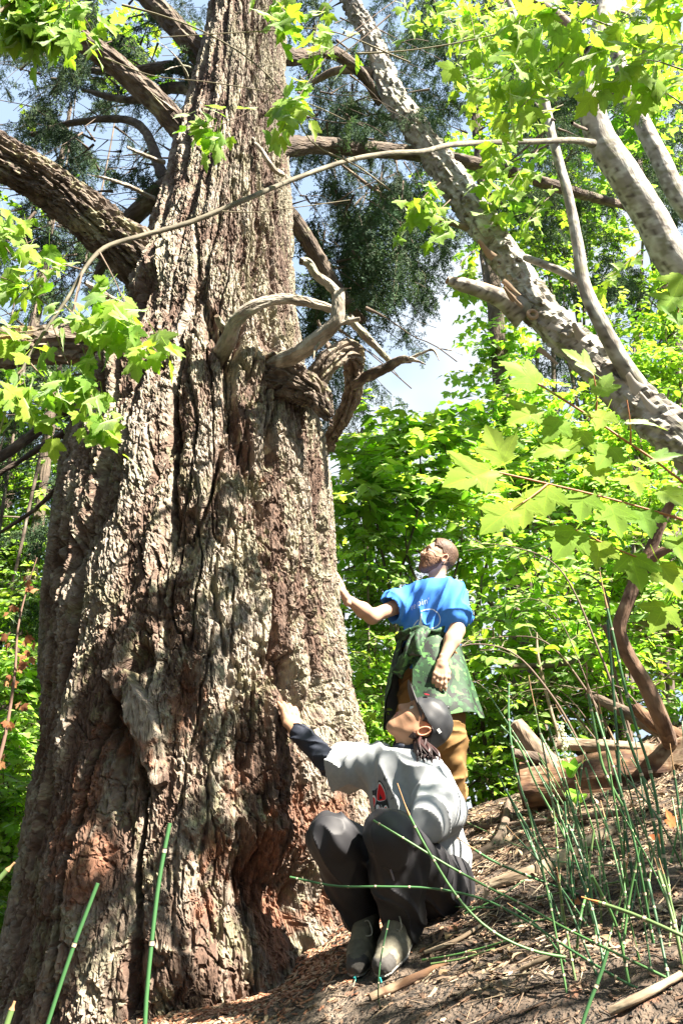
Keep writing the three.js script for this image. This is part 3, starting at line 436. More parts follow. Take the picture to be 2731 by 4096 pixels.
for (const [a, b, c, F, n, s] of [[[1700, -60], [1760, 40], [1830, 120], 3.0, 18, 0.09], [[1830, -60], [1880, 60], [1900, 160], 3.0, 18, 0.09], [[1560, -50], [1640, 60], [1660, 130], 3.1, 14, 0.09], [[2010, 560], [1980, 640], [1930, 720], 3.2, 22, 0.10], [[2150, 600], [2080, 680], [2040, 740], 3.2, 20, 0.10], [[1760, 730], [1700, 780], [1660, 840], 3.2, 14, 0.10], [[1800, 800], [1740, 860], [1720, 930], 3.2, 12, 0.10], [[1950, 90], [1850, 260], [1800, 380], 3.3, 18, 0.085], [[1990, 740], [1960, 820], [1980, 880], 3.4, 14, 0.085], [[2050, -60], [2000, 40], [1960, 120], 3.0, 16, 0.09], [[1620, 800], [1640, 860], [1600, 900], 3.3, 10, 0.09], [[2010, 300], [1900, 320], [1820, 300], 3.2, 16, 0.085], [[2230, 760], [2150, 830], [2100, 900], 3.6, 14, 0.08], [[1870, 1100], [1850, 1140], [1880, 1190], 3.6, 10, 0.08], [[2560, 1000], [2470, 1080], [2400, 1120], 3.4, 10, 0.08], [[1900, 1000], [1840, 1060], [1890, 1090], 3.8, 8, 0.09]])
  S(mapleA, [[...a, (F + 0.1) * KA], [...b, (F + 0.05) * KA], [...c, F * KA]], n, [s * 0.62 * KA, s * KA], { mats: lit, spread: 0.07, r: 0.006 });
// right foreground, very near
const nearBranch = thing('maple_branch', 'near maple branch with large thin leaves on red stems at right', 'branch');
{
  const big = (list, r) => part('stem', tube(path(list), [r, r * 0.5], { seg: 8, step: 0.04 }), redTwig, nearBranch);
  big([[2800, 1990, 1.75], [2731, 1930, 1.74], [2600, 1830, 1.72], [2480, 1750, 1.7], [2380, 1680, 1.7], [2270, 1610, 1.68], [2150, 1535, 1.66]], 0.0055); big([[2800, 2100, 1.75], [2600, 2040, 1.72], [2400, 1985, 1.7], [2190, 1935, 1.66], [1960, 1882, 1.62]], 0.0045); big([[2520, 1780, 1.7], [2520, 1700, 1.68], [2505, 1600, 1.66]], 0.003); big([[2380, 1680, 1.7], [2385, 1580, 1.66], [2370, 1490, 1.64]], 0.003);
  big([[2190, 1935, 1.66], [2120, 1990, 1.64], [2040, 2040, 1.62]], 0.003); big([[2800, 2330, 1.8], [2600, 2250, 1.78], [2450, 2190, 1.75], [2300, 2120, 1.72]], 0.004);
  // base, tip, size, facing
  const L = (x, y, F, tx, ty, px, nz = 1, mat = 0, nx = 0) => { const b = at(x, y, F), e = at(tx, ty, F - 0.02); part('leaf', mapleGeos[(x + y) % 4], mapleMats[mat], nearBranch).applyMatrix4(xform(b, e.clone().sub(b), V(nx, 0.45, nz), metres(px * 0.9, y, F))); };
  L(2150, 1535, 1.66, 2030, 1440, 190, 1, 1); L(2370, 1490, 1.64, 2280, 1410, 165, 0.8, 4, 0.3); L(2395, 1580, 1.65, 2440, 1480, 120, 0.6, 4); L(1960, 1882, 1.62, 1830, 1930, 250, 1, 0); L(2010, 1850, 1.64, 1960, 1730, 180, 1, 2); L(2150, 1640, 1.68, 2030, 1700, 170, 0.9, 0); L(2240, 1680, 1.69, 2150, 1790, 150, 1, 1); L(2320, 1720, 1.7, 2250, 1830, 170, 1, 0); L(2420, 1650, 1.68, 2370, 1740, 130, 0.6, 2); L(2505, 1690, 1.68, 2640, 1690, 165, 0.35, 4); L(2440, 1790, 1.7, 2380, 1890, 160, 1, 1); L(2250, 1790, 1.68, 2090, 1830, 150, 0.7, 0); L(2360, 1860, 1.7, 2420, 1940, 120, 1, 2); L(2190, 1950, 1.66, 2170, 2060, 170, 1, 0); L(2330, 1970, 1.7, 2320, 2080, 160, 1, 1); L(2040, 2040, 1.62, 1930, 2120, 190, 1, 0); L(2100, 2000, 1.64, 2090, 2120, 150, 0.8, 2); L(2440, 2020, 1.7, 2480, 2130, 170, 1, 1); L(2560, 2040, 1.72, 2600, 2130, 150, 1, 3); L(2300, 2120, 1.72, 2220, 2220, 190, 1, 1); L(2400, 2170, 1.74, 2380, 2290, 150, 1, 2); L(2520, 2220, 1.77, 2560, 2340, 180, 1, 1); L(2640, 2260, 1.78, 2700, 2350, 170, 0.8, 2); L(2600, 1840, 1.72, 2700, 1820, 150, 0.5, 3); L(2640, 1960, 1.73, 2720, 2010, 150, 0.8, 0); L(2520, 1900, 1.71, 2560, 1980, 120, 0.9, 2); L(1910, 1900, 1.63, 1790, 1850, 110, 1, 3); L(2660, 2420, 1.8, 2600, 2530, 160, 1, 0); L(2700, 2150, 1.77, 2731, 2250, 150, 1, 1); L(2080, 1760, 1.68, 2010, 1800, 90, 1, 3); L(2700, 1180, 1.9, 2620, 1270, 150, 1, 1); L(2731, 1100, 1.9, 2690, 1180, 150, 1, 0); L(2720, 1300, 1.9, 2650, 1220, 120, 0.7, 3);
  part('stem', tube(path([[2790, 1000, 1.9], [2731, 1120, 1.9], [2710, 1250, 1.9]]), [0.004, 0.002], { seg: 6, step: 0.05 }), redTwig, nearBranch);
}
// ---------------------------------------------------------------- needle foliage
const firSpray = (sd) => {                               // a drooping spray of short needled twigs
  const pos = [], idx = [], col = []; reseed(sd);
  const tuft = (p, d, len, w) => {                       // a needled twig: small blades all round it
    const n = Math.max(5, Math.round(len / 0.035)), a = V().crossVectors(d, V(0.3, 1, 0.2)).normalize(), b = V().crossVectors(d, a);
    for (let i = 0; i < n; i++) {
      const q = p.clone().addScaledVector(d, len * (i + 0.3) / n), an = i * 2.4 + rr(-0.6, 0.6), o = a.clone().multiplyScalar(Math.cos(an)).addScaledVector(b, Math.sin(an) * 0.7), t = q.clone().addScaledVector(o, w * rr(0.7, 1.2)).addScaledVector(d, w * rr(0.4, 1.1)), e = q.clone().addScaledVector(d, w * 0.75), k = pos.length / 3, g = rr(0.75, 1.25);
      pos.push(q.x, q.y, q.z, e.x, e.y, e.z, t.x, t.y, t.z); for (let z = 0; z < 3; z++) col.push(g, g, g); idx.push(k, k + 1, k + 2);
    }
  };
  const wob = rr(0, 6), axis = (t) => V(0.06 * Math.sin(4 * t + wob), t, -0.30 * t * t + 0.03 * Math.sin(7 * t + wob));
  for (let i = 0; i < 10; i++) { const a = axis(i / 10), b = axis((i + 1) / 10), k = pos.length / 3, w = 0.010 * (1 - i / 12); pos.push(a.x - w, a.y, a.z, a.x + w, a.y, a.z, b.x, b.y, b.z); for (let z = 0; z < 3; z++) col.push(1.6, 0.8, 0.8); idx.push(k, k + 1, k + 2); }
  for (let i = 0; i < 24; i++) { const t = rr(0.05, 0.98), s = rnd() < 0.5 ? -1 : 1, len = (0.42 - 0.25 * t) * rr(0.45, 1.2), d = V(s * rr(0.35, 1), rr(0.1, 1), rr(-0.8, 0.15)).normalize(), p = axis(t); tuft(p, d, len, 0.055); if (len > 0.22) tuft(p.clone().addScaledVector(d, len * 0.5), d.clone().add(V(gauss() * 0.7, rr(-0.2, 0.5), gauss() * 0.7)).normalize(), len * 0.55, 0.05); }
  tuft(axis(0.9), V(0, 1, -0.5).normalize(), 0.2, 0.05);
  return geom(pos, idx, col);
};
const firSprays = [firSpray(31), firSpray(47), firSpray(59)];
const needleMat = (() => { const m = leafMat([1, 1, 1], 0.22); m.vertexColors = true; return m; })();
const firGreens = [[0.030, 0.060, 0.026], [0.042, 0.082, 0.030], [0.060, 0.110, 0.034], [0.036, 0.075, 0.038]];
function bough(store, S, D, L, droop, o = {}) {         // twig line with sprays hanging on both sides
  const pts = []; for (let i = 0; i <= 5; i++) { const t = i / 5; pts.push(S.clone().addScaledVector(D, L * t).add(V(0.05 * gauss() * t, -droop * L * t * t, 0.05 * gauss() * t))); }
  store.twigs.push(tube(pts, [o.r || 0.014, 0.003], { seg: 5, step: L / 7 }));
  const curve = new THREE.CatmullRomCurve3(pts), n = Math.ceil(L / (o.gap || 0.05));
  for (let i = 0; i < n; i++) {
    const t = lerp(o.bare ?? 0.12, 1, (i + rnd()) / n), p = curve.getPoint(t), d = curve.getTangent(t), side = V(d.z, 0, -d.x).normalize().multiplyScalar(i % 2 ? 1 : -1);
    const dir = side.multiplyScalar(rr(0.2, 0.9)).addScaledVector(d, rr(0.2, 0.9)).add(V(0, -rr(0.2, 1.2) * (o.hang ?? 1), 0)).normalize(), s = rr(0.22, 0.46) * (o.s || 1);
    store.m.push(xform(p, dir, V(gauss() * 0.6, 1, gauss() * 0.6), s)); const g = firGreens[Math.floor(rnd() * 4)], v = rr(0.8, 1.3) * (o.v || 1); store.c.push([g[0] * v, g[1] * v, g[2] * v]);
  }
}
const closeStore = (store, tree) => { if (store.twigs.length) part('twigs', mergeGeometries(store.twigs), std({ color: new THREE.Color().setRGB(0.10, 0.075, 0.055) }), tree).userData.kind = 'stuff'; firSprays.forEach((g, k) => { const pick = (l) => l.filter((_, i) => i % 3 === k); copies('needle_foliage', g, needleMat, pick(store.m), pick(store.c), tree); }); };
// boughs of the giant fir itself: those behind and beside the trunk, in view
reseed(404);
{
  const st = { twigs: [], m: [], c: [] };
  const zone = (n, x0, x1, y0, y1, F0, F1, o = {}) => { for (let i = 0; i < n; i++) { const a = at(rr(x0, x1), rr(y0, y1), rr(F0, F1)), an = rr(0, 6.283); bough(st, a, V(Math.cos(an) * 0.9 + (o.dx || 0), rr(-0.25, 0.15), Math.sin(an) * 0.9).normalize(), rr(0.6, 1.3), rr(0.2, 0.7), { gap: 0.05, s: 0.72, ...o }); } };
  zone(38, -50, 700, -150, 420, 5.0, 7.5, { v: 0.8 }); zone(26, -50, 620, 380, 1000, 5.2, 7.8, { v: 0.8 }); zone(6, -80, 450, 1150, 1750, 5.2, 7.5, { v: 0.9 });
  zone(38, 1180, 1750, -100, 700, 5.2, 7.4, { v: 0.85 }); zone(24, 1180, 1560, 650, 1150, 5.4, 7.4, { hang: 1.6 }); zone(9, 1320, 1500, 1250, 1450, 5.6, 7.0, { hang: 1.8 });
  zone(14, 1750, 2450, -50, 600, 5.6, 7.5);
  // hanging cords of the limb on the right
  for (let i = 0; i < 16; i++) { const x = rr(1250, 1640), a = at(x, rr(600, 950), rr(5.0, 6.4)); bough(st, a, V(gauss() * 0.3, -1, gauss() * 0.3).normalize(), rr(0.6, 1.3), 0.1, { gap: 0.05, hang: 1.4, r: 0.010 }); }
  const bare = (n, x0, x1, y0, y1, F0, F1, dx) => { for (let i = 0; i < n; i++) { const x = rr(x0, x1), y = rr(y0, y1), F = rr(F0, F1), L = rr(120, 420), a = rr(-0.9, 0.9), q = []; for (let k = 0; k <= 4; k++) q.push(at(x + dx * L * k / 4 * Math.cos(a), y + L * k / 4 * Math.sin(a) + 60 * (k / 4) ** 2 + gauss() * 14, F + 0.1 * gauss())); const r0 = rr(0.006, 0.018); st.twigs.push(tube(q, [r0, r0 * 0.25], { seg: 5, step: 0.1 })); } };
  bare(95, 100, 760, 0, 1100, 4.9, 6.5, -1); bare(16, 60, 380, 1450, 2000, 4.9, 6, -1); bare(60, 1150, 1500, 50, 1350, 4.9, 6.5, 1);
  for (const t of st.twigs) t.translate(-TX, -0.3, -TZ);
  const off = new THREE.Matrix4().makeTranslation(-TX, -0.3, -TZ); st.m = st.m.map((m) => off.clone().multiply(m));
  closeStore(st, fir);
}
// firs standing further back
function backFir(label, x, z, height, r, o = {}) {
  const g = thing('fir_tree', label, 'tree', o.group), y0 = groundY(x, z) - 0.2, st = { twigs: [], m: [], c: [] };
  part('trunk', tube([V(x, y0, z), V(x + 0.1, y0 + height * 0.4, z), V(x, y0 + height, z)], [r, r * 0.7, 0.03], { seg: 14, step: 0.15, disp: limbBark(0.015), color: firDark }), firMat, g);
  for (let h = o.from ?? 1.5; h < height; h += o.gap ?? 0.42) for (let k = 0; k < (o.k || 3); k++) { const an = rr(0, 6.283), L = Math.min(o.reach || 2.6, (height - h) * 0.4 + 0.5) * rr(0.6, 1.05); bough(st, V(x + Math.cos(an) * r * 0.6, y0 + h, z + Math.sin(an) * r * 0.6), V(Math.cos(an), rr(-0.2, 0.1), Math.sin(an)).normalize(), L, rr(0.15, 0.4), { gap: 0.085, s: 1.35, r: 0.02, bare: 0.25, v: o.v || 1 }); }
  closeStore(st, g);
}
reseed(505);
const colX = (px, py, F) => at(px, py, F).x;
backFir('dark fir with drooping boughs behind the flaking leaning maple', colX(1895, 600, 9.5), -9.5, 17, 0.17, { from: 9.2 });
backFir('dark fir at the left edge behind the giant trunk', colX(60, 2500, 9), -9, 8.5, 0.16, { from: 0.6, reach: 2.2 });
backFir('tall dark fir behind the great limbs at upper left', colX(250, 600, 10.5), -10.5, 15, 0.2, { from: 5.0 });
backFir('dark fir far behind the man between trunk and leafy bushes', colX(1450, 2000, 12), -12, 7.5, 0.18, { from: 1.0, reach: 1.8 });
backFir('tall dark fir behind the maples in the top right corner', colX(2500, 500, 11), -11, 16, 0.2, { from: 6.0 });

// ---------------------------------------------------------------- broad-leaved bushes and trees behind
const GREENS = [[0.35, 0.59, 0.030], [0.27, 0.52, 0.024], [0.41, 0.62, 0.045], [0.18, 0.41, 0.020], [0.31, 0.56, 0.06]];
const bushBark = limbColor([0.07, 0.052, 0.038], [0.14, 0.105, 0.078], [0.25, 0.25, 0.2], 0.15);
function leafy(name, label, group, base, blobs, o = {}) {
  const g = o.parent || thing(name, label, o.category || 'bush', group), mats = [], cols = [], twigs = [];
  const geo = o.geo || mapleLow;
  if (!o.parent) base.y = groundY(base.x, base.z) - 0.05;
  blobs.forEach((q) => {
    let [px, py, F, rx, ry, rz, n, s] = q; const world = o.world; if (o.hill) { const G = Math.max(5.7, F + (2450 - py) * 0.0024 * o.hill); s *= Math.sqrt(G / F); F = G; } const c = world ? V(px, py, F) : at(px, py, F), ax = world ? rx : metres(rx, py, F), ay = world ? ry : metres(ry, py, F);
    // a limb from the foot to the middle of the cluster
    const mid = base.clone().lerp(c, 0.5).add(V(gauss() * 0.25, 0.1, gauss() * 0.25)), q2 = base.clone().lerp(c, 0.8).add(V(gauss() * 0.15, gauss() * 0.1, gauss() * 0.15)), R = (o.r || 0.022) * rr(0.6, 1);
    part('stem', tube([base.clone().add(V(gauss() * 0.12, 0, gauss() * 0.12)), mid, q2, c], [R, R * 0.8, R * 0.55, R * 0.2], { seg: 9, step: 0.07, disp: greyDisp(0.003), color: o.bark || bushBark }), greyMat, g);
    const per = 9, T = Math.max(1, Math.round(n * (o.more ?? 1.8) / per));
    for (let i = 0; i < T; i++) {
      const u = V(gauss(), gauss(), gauss()); if (u.length() > 1.5) u.setLength(1.5);
      const p = V(c.x + u.x * ax * 0.85, c.y + u.y * ay * 0.85, c.z + u.z * rz * 0.85), an = rr(0, 6.283), d = V(Math.cos(an), rr(-0.35, 0.3), Math.sin(an)).normalize(), L = s * rr(3.2, 5.5);
      if (o.keep && !o.keep(p)) continue;
      const e = p.clone().addScaledVector(d, L).add(V(0, -0.12 * L, 0));
      if (i % (o.twigEvery || 2) === 0) { const k = p.clone().lerp(c, rr(0.25, 0.6)); twigs.push(tube([k, k.clone().lerp(p, 0.6).add(V(gauss() * 0.04, 0.03, gauss() * 0.04)), p, e], [0.006, 0.004, 0.003, 0.0015], { seg: 4, step: 0.16 })); }
      const tone = GREENS[Math.floor(rnd() * 5)], tv = rr(0.6, 1.15) * (o.v || 1);
      for (let k = 0; k < per; k++) {
        const t = (k + 0.4) / per, side = V(d.z, 0, -d.x).multiplyScalar(k % 2 ? 1 : -1), b = p.clone().lerp(e, t), size = s * rr(0.5, 1.2);
        const tip = side.multiplyScalar(rr(0.4, 1)).addScaledVector(d, rr(0.2, 0.9)).add(V(gauss() * 0.3, rr(-0.8, 0.1), gauss() * 0.3)).normalize();
        mats.push(xform(b, tip, V(gauss() * 0.5, rr(0.5, 1), rr(-0.1, 0.6) + gauss() * 0.3), size)); const v = tv * rr(0.85, 1.15); cols.push([tone[0] * v, tone[1] * v, tone[2] * v]);
      }
    }
  });
  if (twigs.length) part('twigs', mergeGeometries(twigs), twigMat, g).userData.kind = 'stuff';
  copies('foliage', geo, manyLeaf, mats, cols, g);
  return g;
}
const along2 = (a, b, t) => a.clone().lerp(b, t);
const foot = (px, py, F) => { const p = at(px, py, F); return V(p.x, 0, -F); };
reseed(606);
leafy('leafy_bush', 'bright bush of broad toothed leaves right beside the trunk, above the reaching arm', 'bushes behind the man', foot(1560, 3000, 6.4), [[1480, 1830, 5.9, 190, 110, 0.5, 330, 0.11], [1680, 1760, 6.0, 180, 100, 0.5, 330, 0.12], [1430, 2010, 5.9, 130, 120, 0.4, 230, 0.11], [1620, 1960, 6.1, 200, 120, 0.5, 330, 0.105], [1850, 1920, 6.2, 180, 130, 0.5, 330, 0.105]], { geo: mapleLow, hill: 0.3, more: 1.4 });
leafy('leafy_bush', 'green bush with round leaves and bare twigs right behind the man', 'bushes behind the man', foot(2000, 3000, 6.2), [[1500, 2230, 6.0, 150, 110, 0.4, 260, 0.085], [1560, 2140, 6.2, 160, 120, 0.5, 260, 0.09], [1960, 2200, 6.0, 170, 140, 0.5, 330, 0.09], [2140, 2380, 5.6, 170, 150, 0.5, 330, 0.09], [2000, 2600, 6.0, 150, 130, 0.5, 260, 0.085], [2250, 2180, 5.8, 200, 130, 0.5, 330, 0.085], [2300, 2600, 5.8, 160, 150, 0.5, 260, 0.08]], { hill: 1, geo: ovateLow });
leafy('leafy_bush', 'low sunlit bush of small leaves between trunk and man', 'bushes behind the man', foot(1500, 3100, 7.2), [[1480, 2450, 7.0, 160, 130, 0.5, 520, 0.07], [1500, 2700, 7.0, 150, 160, 0.5, 560, 0.07], [1480, 2950, 6.9, 140, 160, 0.5, 560, 0.065], [1640, 2560, 7.2, 160, 150, 0.5, 460, 0.07], [1930, 2850, 7.0, 170, 170, 0.6, 560, 0.07], [1950, 3080, 6.6, 150, 130, 0.5, 460, 0.06]], { hill: 1, geo: ovateLow });
leafy('leafy_bush', 'tangled bush with many thin stems behind the horsetails', 'bushes behind the man', foot(2350, 2900, 6.2), [[2450, 2350, 6.0, 220, 140, 0.5, 420, 0.085], [2650, 2500, 6.2, 180, 150, 0.5, 380, 0.085], [2450, 2620, 6.3, 200, 150, 0.5, 380, 0.08], [2180, 2830, 6.4, 180, 150, 0.5, 420, 0.07], [2480, 2800, 6.6, 220, 120, 0.5, 380, 0.07], [2650, 2250, 5.8, 160, 140, 0.5, 300, 0.09]], { hill: 1, geo: ovateLow, twigEvery: 1 });
leafy('leafy_tree', 'bright green young tree between the sky gap and the leaning maple', 'young broad-leaved trees', foot(2150, 2900, 8), [[2050, 1620, 7.6, 160, 130, 0.6, 420, 0.10], [2230, 1780, 7.6, 220, 140, 0.6, 520, 0.10], [1960, 1760, 7.8, 130, 100, 0.5, 300, 0.10], [2080, 1930, 7.6, 200, 130, 0.6, 420, 0.10], [2300, 1980, 7.6, 200, 130, 0.6, 420, 0.10], [2000, 1420, 7.8, 110, 90, 0.5, 190, 0.10], [1980, 1230, 7.8, 80, 80, 0.4, 100, 0.10]], { hill: 0.7, category: 'tree', r: 0.05 });
leafy('leafy_tree', 'leafy young tree under the leaning maple at right edge', 'young broad-leaved trees', foot(2700, 2800, 7.5), [[2560, 1750, 7.2, 200, 140, 0.6, 520, 0.09], [2680, 1500, 7.2, 170, 150, 0.6, 460, 0.09], [2480, 1520, 7.4, 170, 130, 0.5, 380, 0.09], [2600, 1980, 7.0, 200, 150, 0.6, 460, 0.09], [2690, 1300, 7.2, 140, 120, 0.5, 320, 0.09], [2400, 1330, 7.6, 150, 100, 0.5, 260, 0.09]], { hill: 0.7, category: 'tree', r: 0.05, geo: ovateLow });
leafy('leafy_tree', 'sunlit tree with scattered small leaves against the sky at upper right', 'young broad-leaved trees', foot(2400, 2700, 9), [[2350, 900, 8.5, 160, 140, 0.7, 420, 0.10], [2150, 820, 8.5, 180, 130, 0.7, 460, 0.10], [2550, 1150, 8.5, 160, 120, 0.6, 300, 0.09], [2250, 1120, 8.6, 150, 110, 0.6, 260, 0.09], [2080, 1000, 8.6, 120, 110, 0.6, 240, 0.09], [2600, 620, 8.5, 160, 150, 0.7, 360, 0.10], [2200, 480, 8.5, 200, 160, 0.7, 420, 0.10], [1850, 650, 8.7, 130, 120, 0.6, 220, 0.10]], { hill: 0.7, category: 'tree', r: 0.06 });
leafy('leafy_tree', 'small-leaved green tree against the sky at the left edge', 'trees left of the trunk', foot(120, 3300, 10), [[150, 2000, 9.5, 130, 130, 0.7, 520, 0.085], [60, 2150, 9.5, 130, 130, 0.7, 520, 0.085], [220, 1880, 9.6, 80, 70, 0.5, 220, 0.08], [180, 2230, 9.4, 110, 110, 0.6, 380, 0.085], [60, 2350, 9.4, 120, 110, 0.6, 380, 0.085]], { category: 'tree', r: 0.022, geo: ovateLow, v: 1.0 });
leafy('leafy_bush', 'green leafy bush down the slope left of the trunk', 'trees left of the trunk', foot(20, 3700, 7), [[60, 2950, 7.0, 130, 150, 0.6, 900, 0.075], [40, 3200, 6.6, 120, 150, 0.5, 900, 0.07], [-20, 3450, 6.4, 110, 140, 0.5, 800, 0.07], [80, 2700, 7.4, 130, 150, 0.6, 900, 0.08], [100, 2450, 8.0, 120, 130, 0.6, 700, 0.08], [-60, 3700, 6.0, 100, 120, 0.4, 260, 0.07]], { geo: ovateLow });
leafy('leafy_bush', 'sprays of pale leaves behind the great limbs at the left', 'trees left of the trunk', foot(-200, 3300, 8), [[60, 1560, 8.0, 140, 110, 0.5, 160, 0.10], [150, 720, 8.0, 150, 120, 0.5, 120, 0.10], [500, 220, 8.5, 200, 140, 0.6, 220, 0.10], [330, 60, 8.5, 150, 120, 0.6, 160, 0.10]], { category: 'tree', r: 0.022, v: 0.8 });
// thin bare stems arching in front of the bushes
reseed(642);
{
  const g = thing('bare_shrub', 'thin bare arching twigs standing before the bushes right of the man', 'shrub'), fine = [];
  for (let i = 0; i < 12; i++) {
    const x0 = rr(2250, 2650), F = rr(4.9, 5.8), tx = x0 - rr(120, 620), ty = rr(2150, 2800), b = at(x0, 3000, F); b.y = groundY(b.x, b.z) - 0.02;
    const q = [b, at(lerp(x0, tx, 0.3) + rr(-40, 40), lerp(2950, ty, 0.45), F), at(lerp(x0, tx, 0.65) + rr(-30, 30), lerp(2950, ty, 0.85) - 40, F), at(tx, ty, F + rr(-0.2, 0.2)), at(tx - rr(60, 200), ty + rr(-20, 90), F)], r = rr(0.004, 0.011);
    part('stem', tube(q, [r, r * 0.8, r * 0.6, r * 0.4, 0.001], { seg: 6, step: 0.05 }), twigMat, g);
    const c = new THREE.CatmullRomCurve3(q); for (let k = 0; k < 7; k++) { const p = c.getPoint(rr(0.25, 0.95)), e = p.clone().add(V(gauss() * 0.28, rr(-0.12, 0.2), gauss() * 0.2)); fine.push(tube([p, along2(p, e, 0.5).add(V(0, 0.03 * gauss(), 0.03 * gauss())), e], [0.0028, 0.001], { seg: 4, step: 0.06 })); }
  }
  part('twigs', mergeGeometries(fine), oliveTwig, g).userData.kind = 'stuff';
}
reseed(656);
leafy('', '', null, at(2420, 40, 5.1), [[2050, 150, 7.2, 170, 130, 0.6, 150, 0.120], [2250, 300, 7.2, 170, 130, 0.6, 150, 0.120], [2550, 120, 7.0, 160, 140, 0.6, 150, 0.120], [2650, 330, 7.0, 120, 120, 0.6, 110, 0.120], [1880, 60, 7.5, 140, 100, 0.6, 110, 0.120], [2450, 480, 7.5, 160, 110, 0.6, 110, 0.120]], { parent: mapleB, more: 1.5, r: 0.02 });
leafy('', '', null, at(2200, 520, 4.65), [[2000, 420, 7.8, 140, 110, 0.6, 110, 0.114], [2080, 700, 7.8, 160, 110, 0.6, 130, 0.114], [1920, 850, 8.1, 130, 100, 0.6, 90, 0.108], [2300, 700, 7.8, 140, 120, 0.6, 110, 0.114], [1800, 780, 8.1, 120, 90, 0.6, 70, 0.108]], { parent: mapleA, more: 1.0, r: 0.014 });
// the wood behind, tree by tree
reseed(707);
[[1500, 2250, 12, 'hazy green tree far behind the reaching arm'], [1950, 2150, 13, 'far green tree in line with the head of the man'], [2400, 2050, 13, 'far green tree behind the near maple leaves'], [2800, 1900, 12, 'far green tree beyond the right edge trunks'], [150, 2650, 13, 'far green tree low at the left edge'], [-250, 2500, 12, 'far green tree just past the left edge of the view']].forEach(([px, py, F, label]) => {
  const b = []; for (let i = 0; i < 7; i++) b.push([px + rr(-200, 200), py + rr(-250, 900), F + rr(-1, 1), 230, 190, 1.0, 420, 0.13]);
  leafy('leafy_tree', label, 'far trees', foot(px, 3000, F), b, { category: 'tree', r: 0.05, geo: ovateLow, twigEvery: 4 });
});
// the crown overhead, past the top of the frame: it dapples the light on the slope
reseed(808);
{
  const over = (x, y, z, t, r, n) => [x + SUN.x * t, y + SUN.y * t, z + SUN.z * t, r, r * 0.45, r, n, 0.11];
  const b = [];
  for (const [x, F, n] of [[-0.3, 2.7, 30], [0.1, 2.9, 34], [0.35, 2.5, 36], [0.9, 2.5, 40], [0.65, 2.9, 36], [1.1, 3.0, 40], [1.5, 2.8, 40], [1.4, 3.4, 40], [1.9, 3.4, 44], [0.95, 3.5, 36], [1.2, 4.1, 40], [1.7, 4.1, 40], [2.1, 4.0, 40], [0.18, 3.05, 30], [0.4, 3.3, 24], [0.75, 4.3, 18], [-0.1, 3.4, 24]]) b.push(over(x + rr(-0.1, 0.1), groundY(x, -F) + 0.15, -F + rr(-0.1, 0.1), rr(4.6, 6.4), 0.24, n * 0.55));
  for (const [x, y, z, r, n] of [[-1.35, 1.2, -3.9, 0.3, 30], [-0.75, 0.8, -3.6, 0.3, 26], [-1.15, 0.6, -3.7, 0.3, 30], [-0.35, 1.1, -3.7, 0.25, 16]]) b.push(over(x, y, z, rr(5.0, 5.8), r, n));
  leafy('maple_tree', 'maple with its crown overhead past the top of the view', null, V(4.4, 0, -0.6), b, { category: 'tree', world: true, r: 0.05, more: 1 });
}
// the forest goes on behind and to the left of the camera and closes off the sky there
reseed(909);
for (const [x, z, h, label] of [[-5.0, -1.6, 12, 'dark fir left of the view, nearest the giant trunk'], [-4.4, 1.8, 13, 'dark fir standing left behind the camera'], [-2.0, 4.6, 13, 'dark fir straight behind the camera on the left'], [0.8, 6.2, 13, 'dark fir straight behind the camera'], [-7.0, -5.0, 12, 'dark fir far left beyond the slope']]) backFir(label, x, z, h, 0.2, { from: 0.7, reach: 2.8, gap: 0.36, k: 4 });
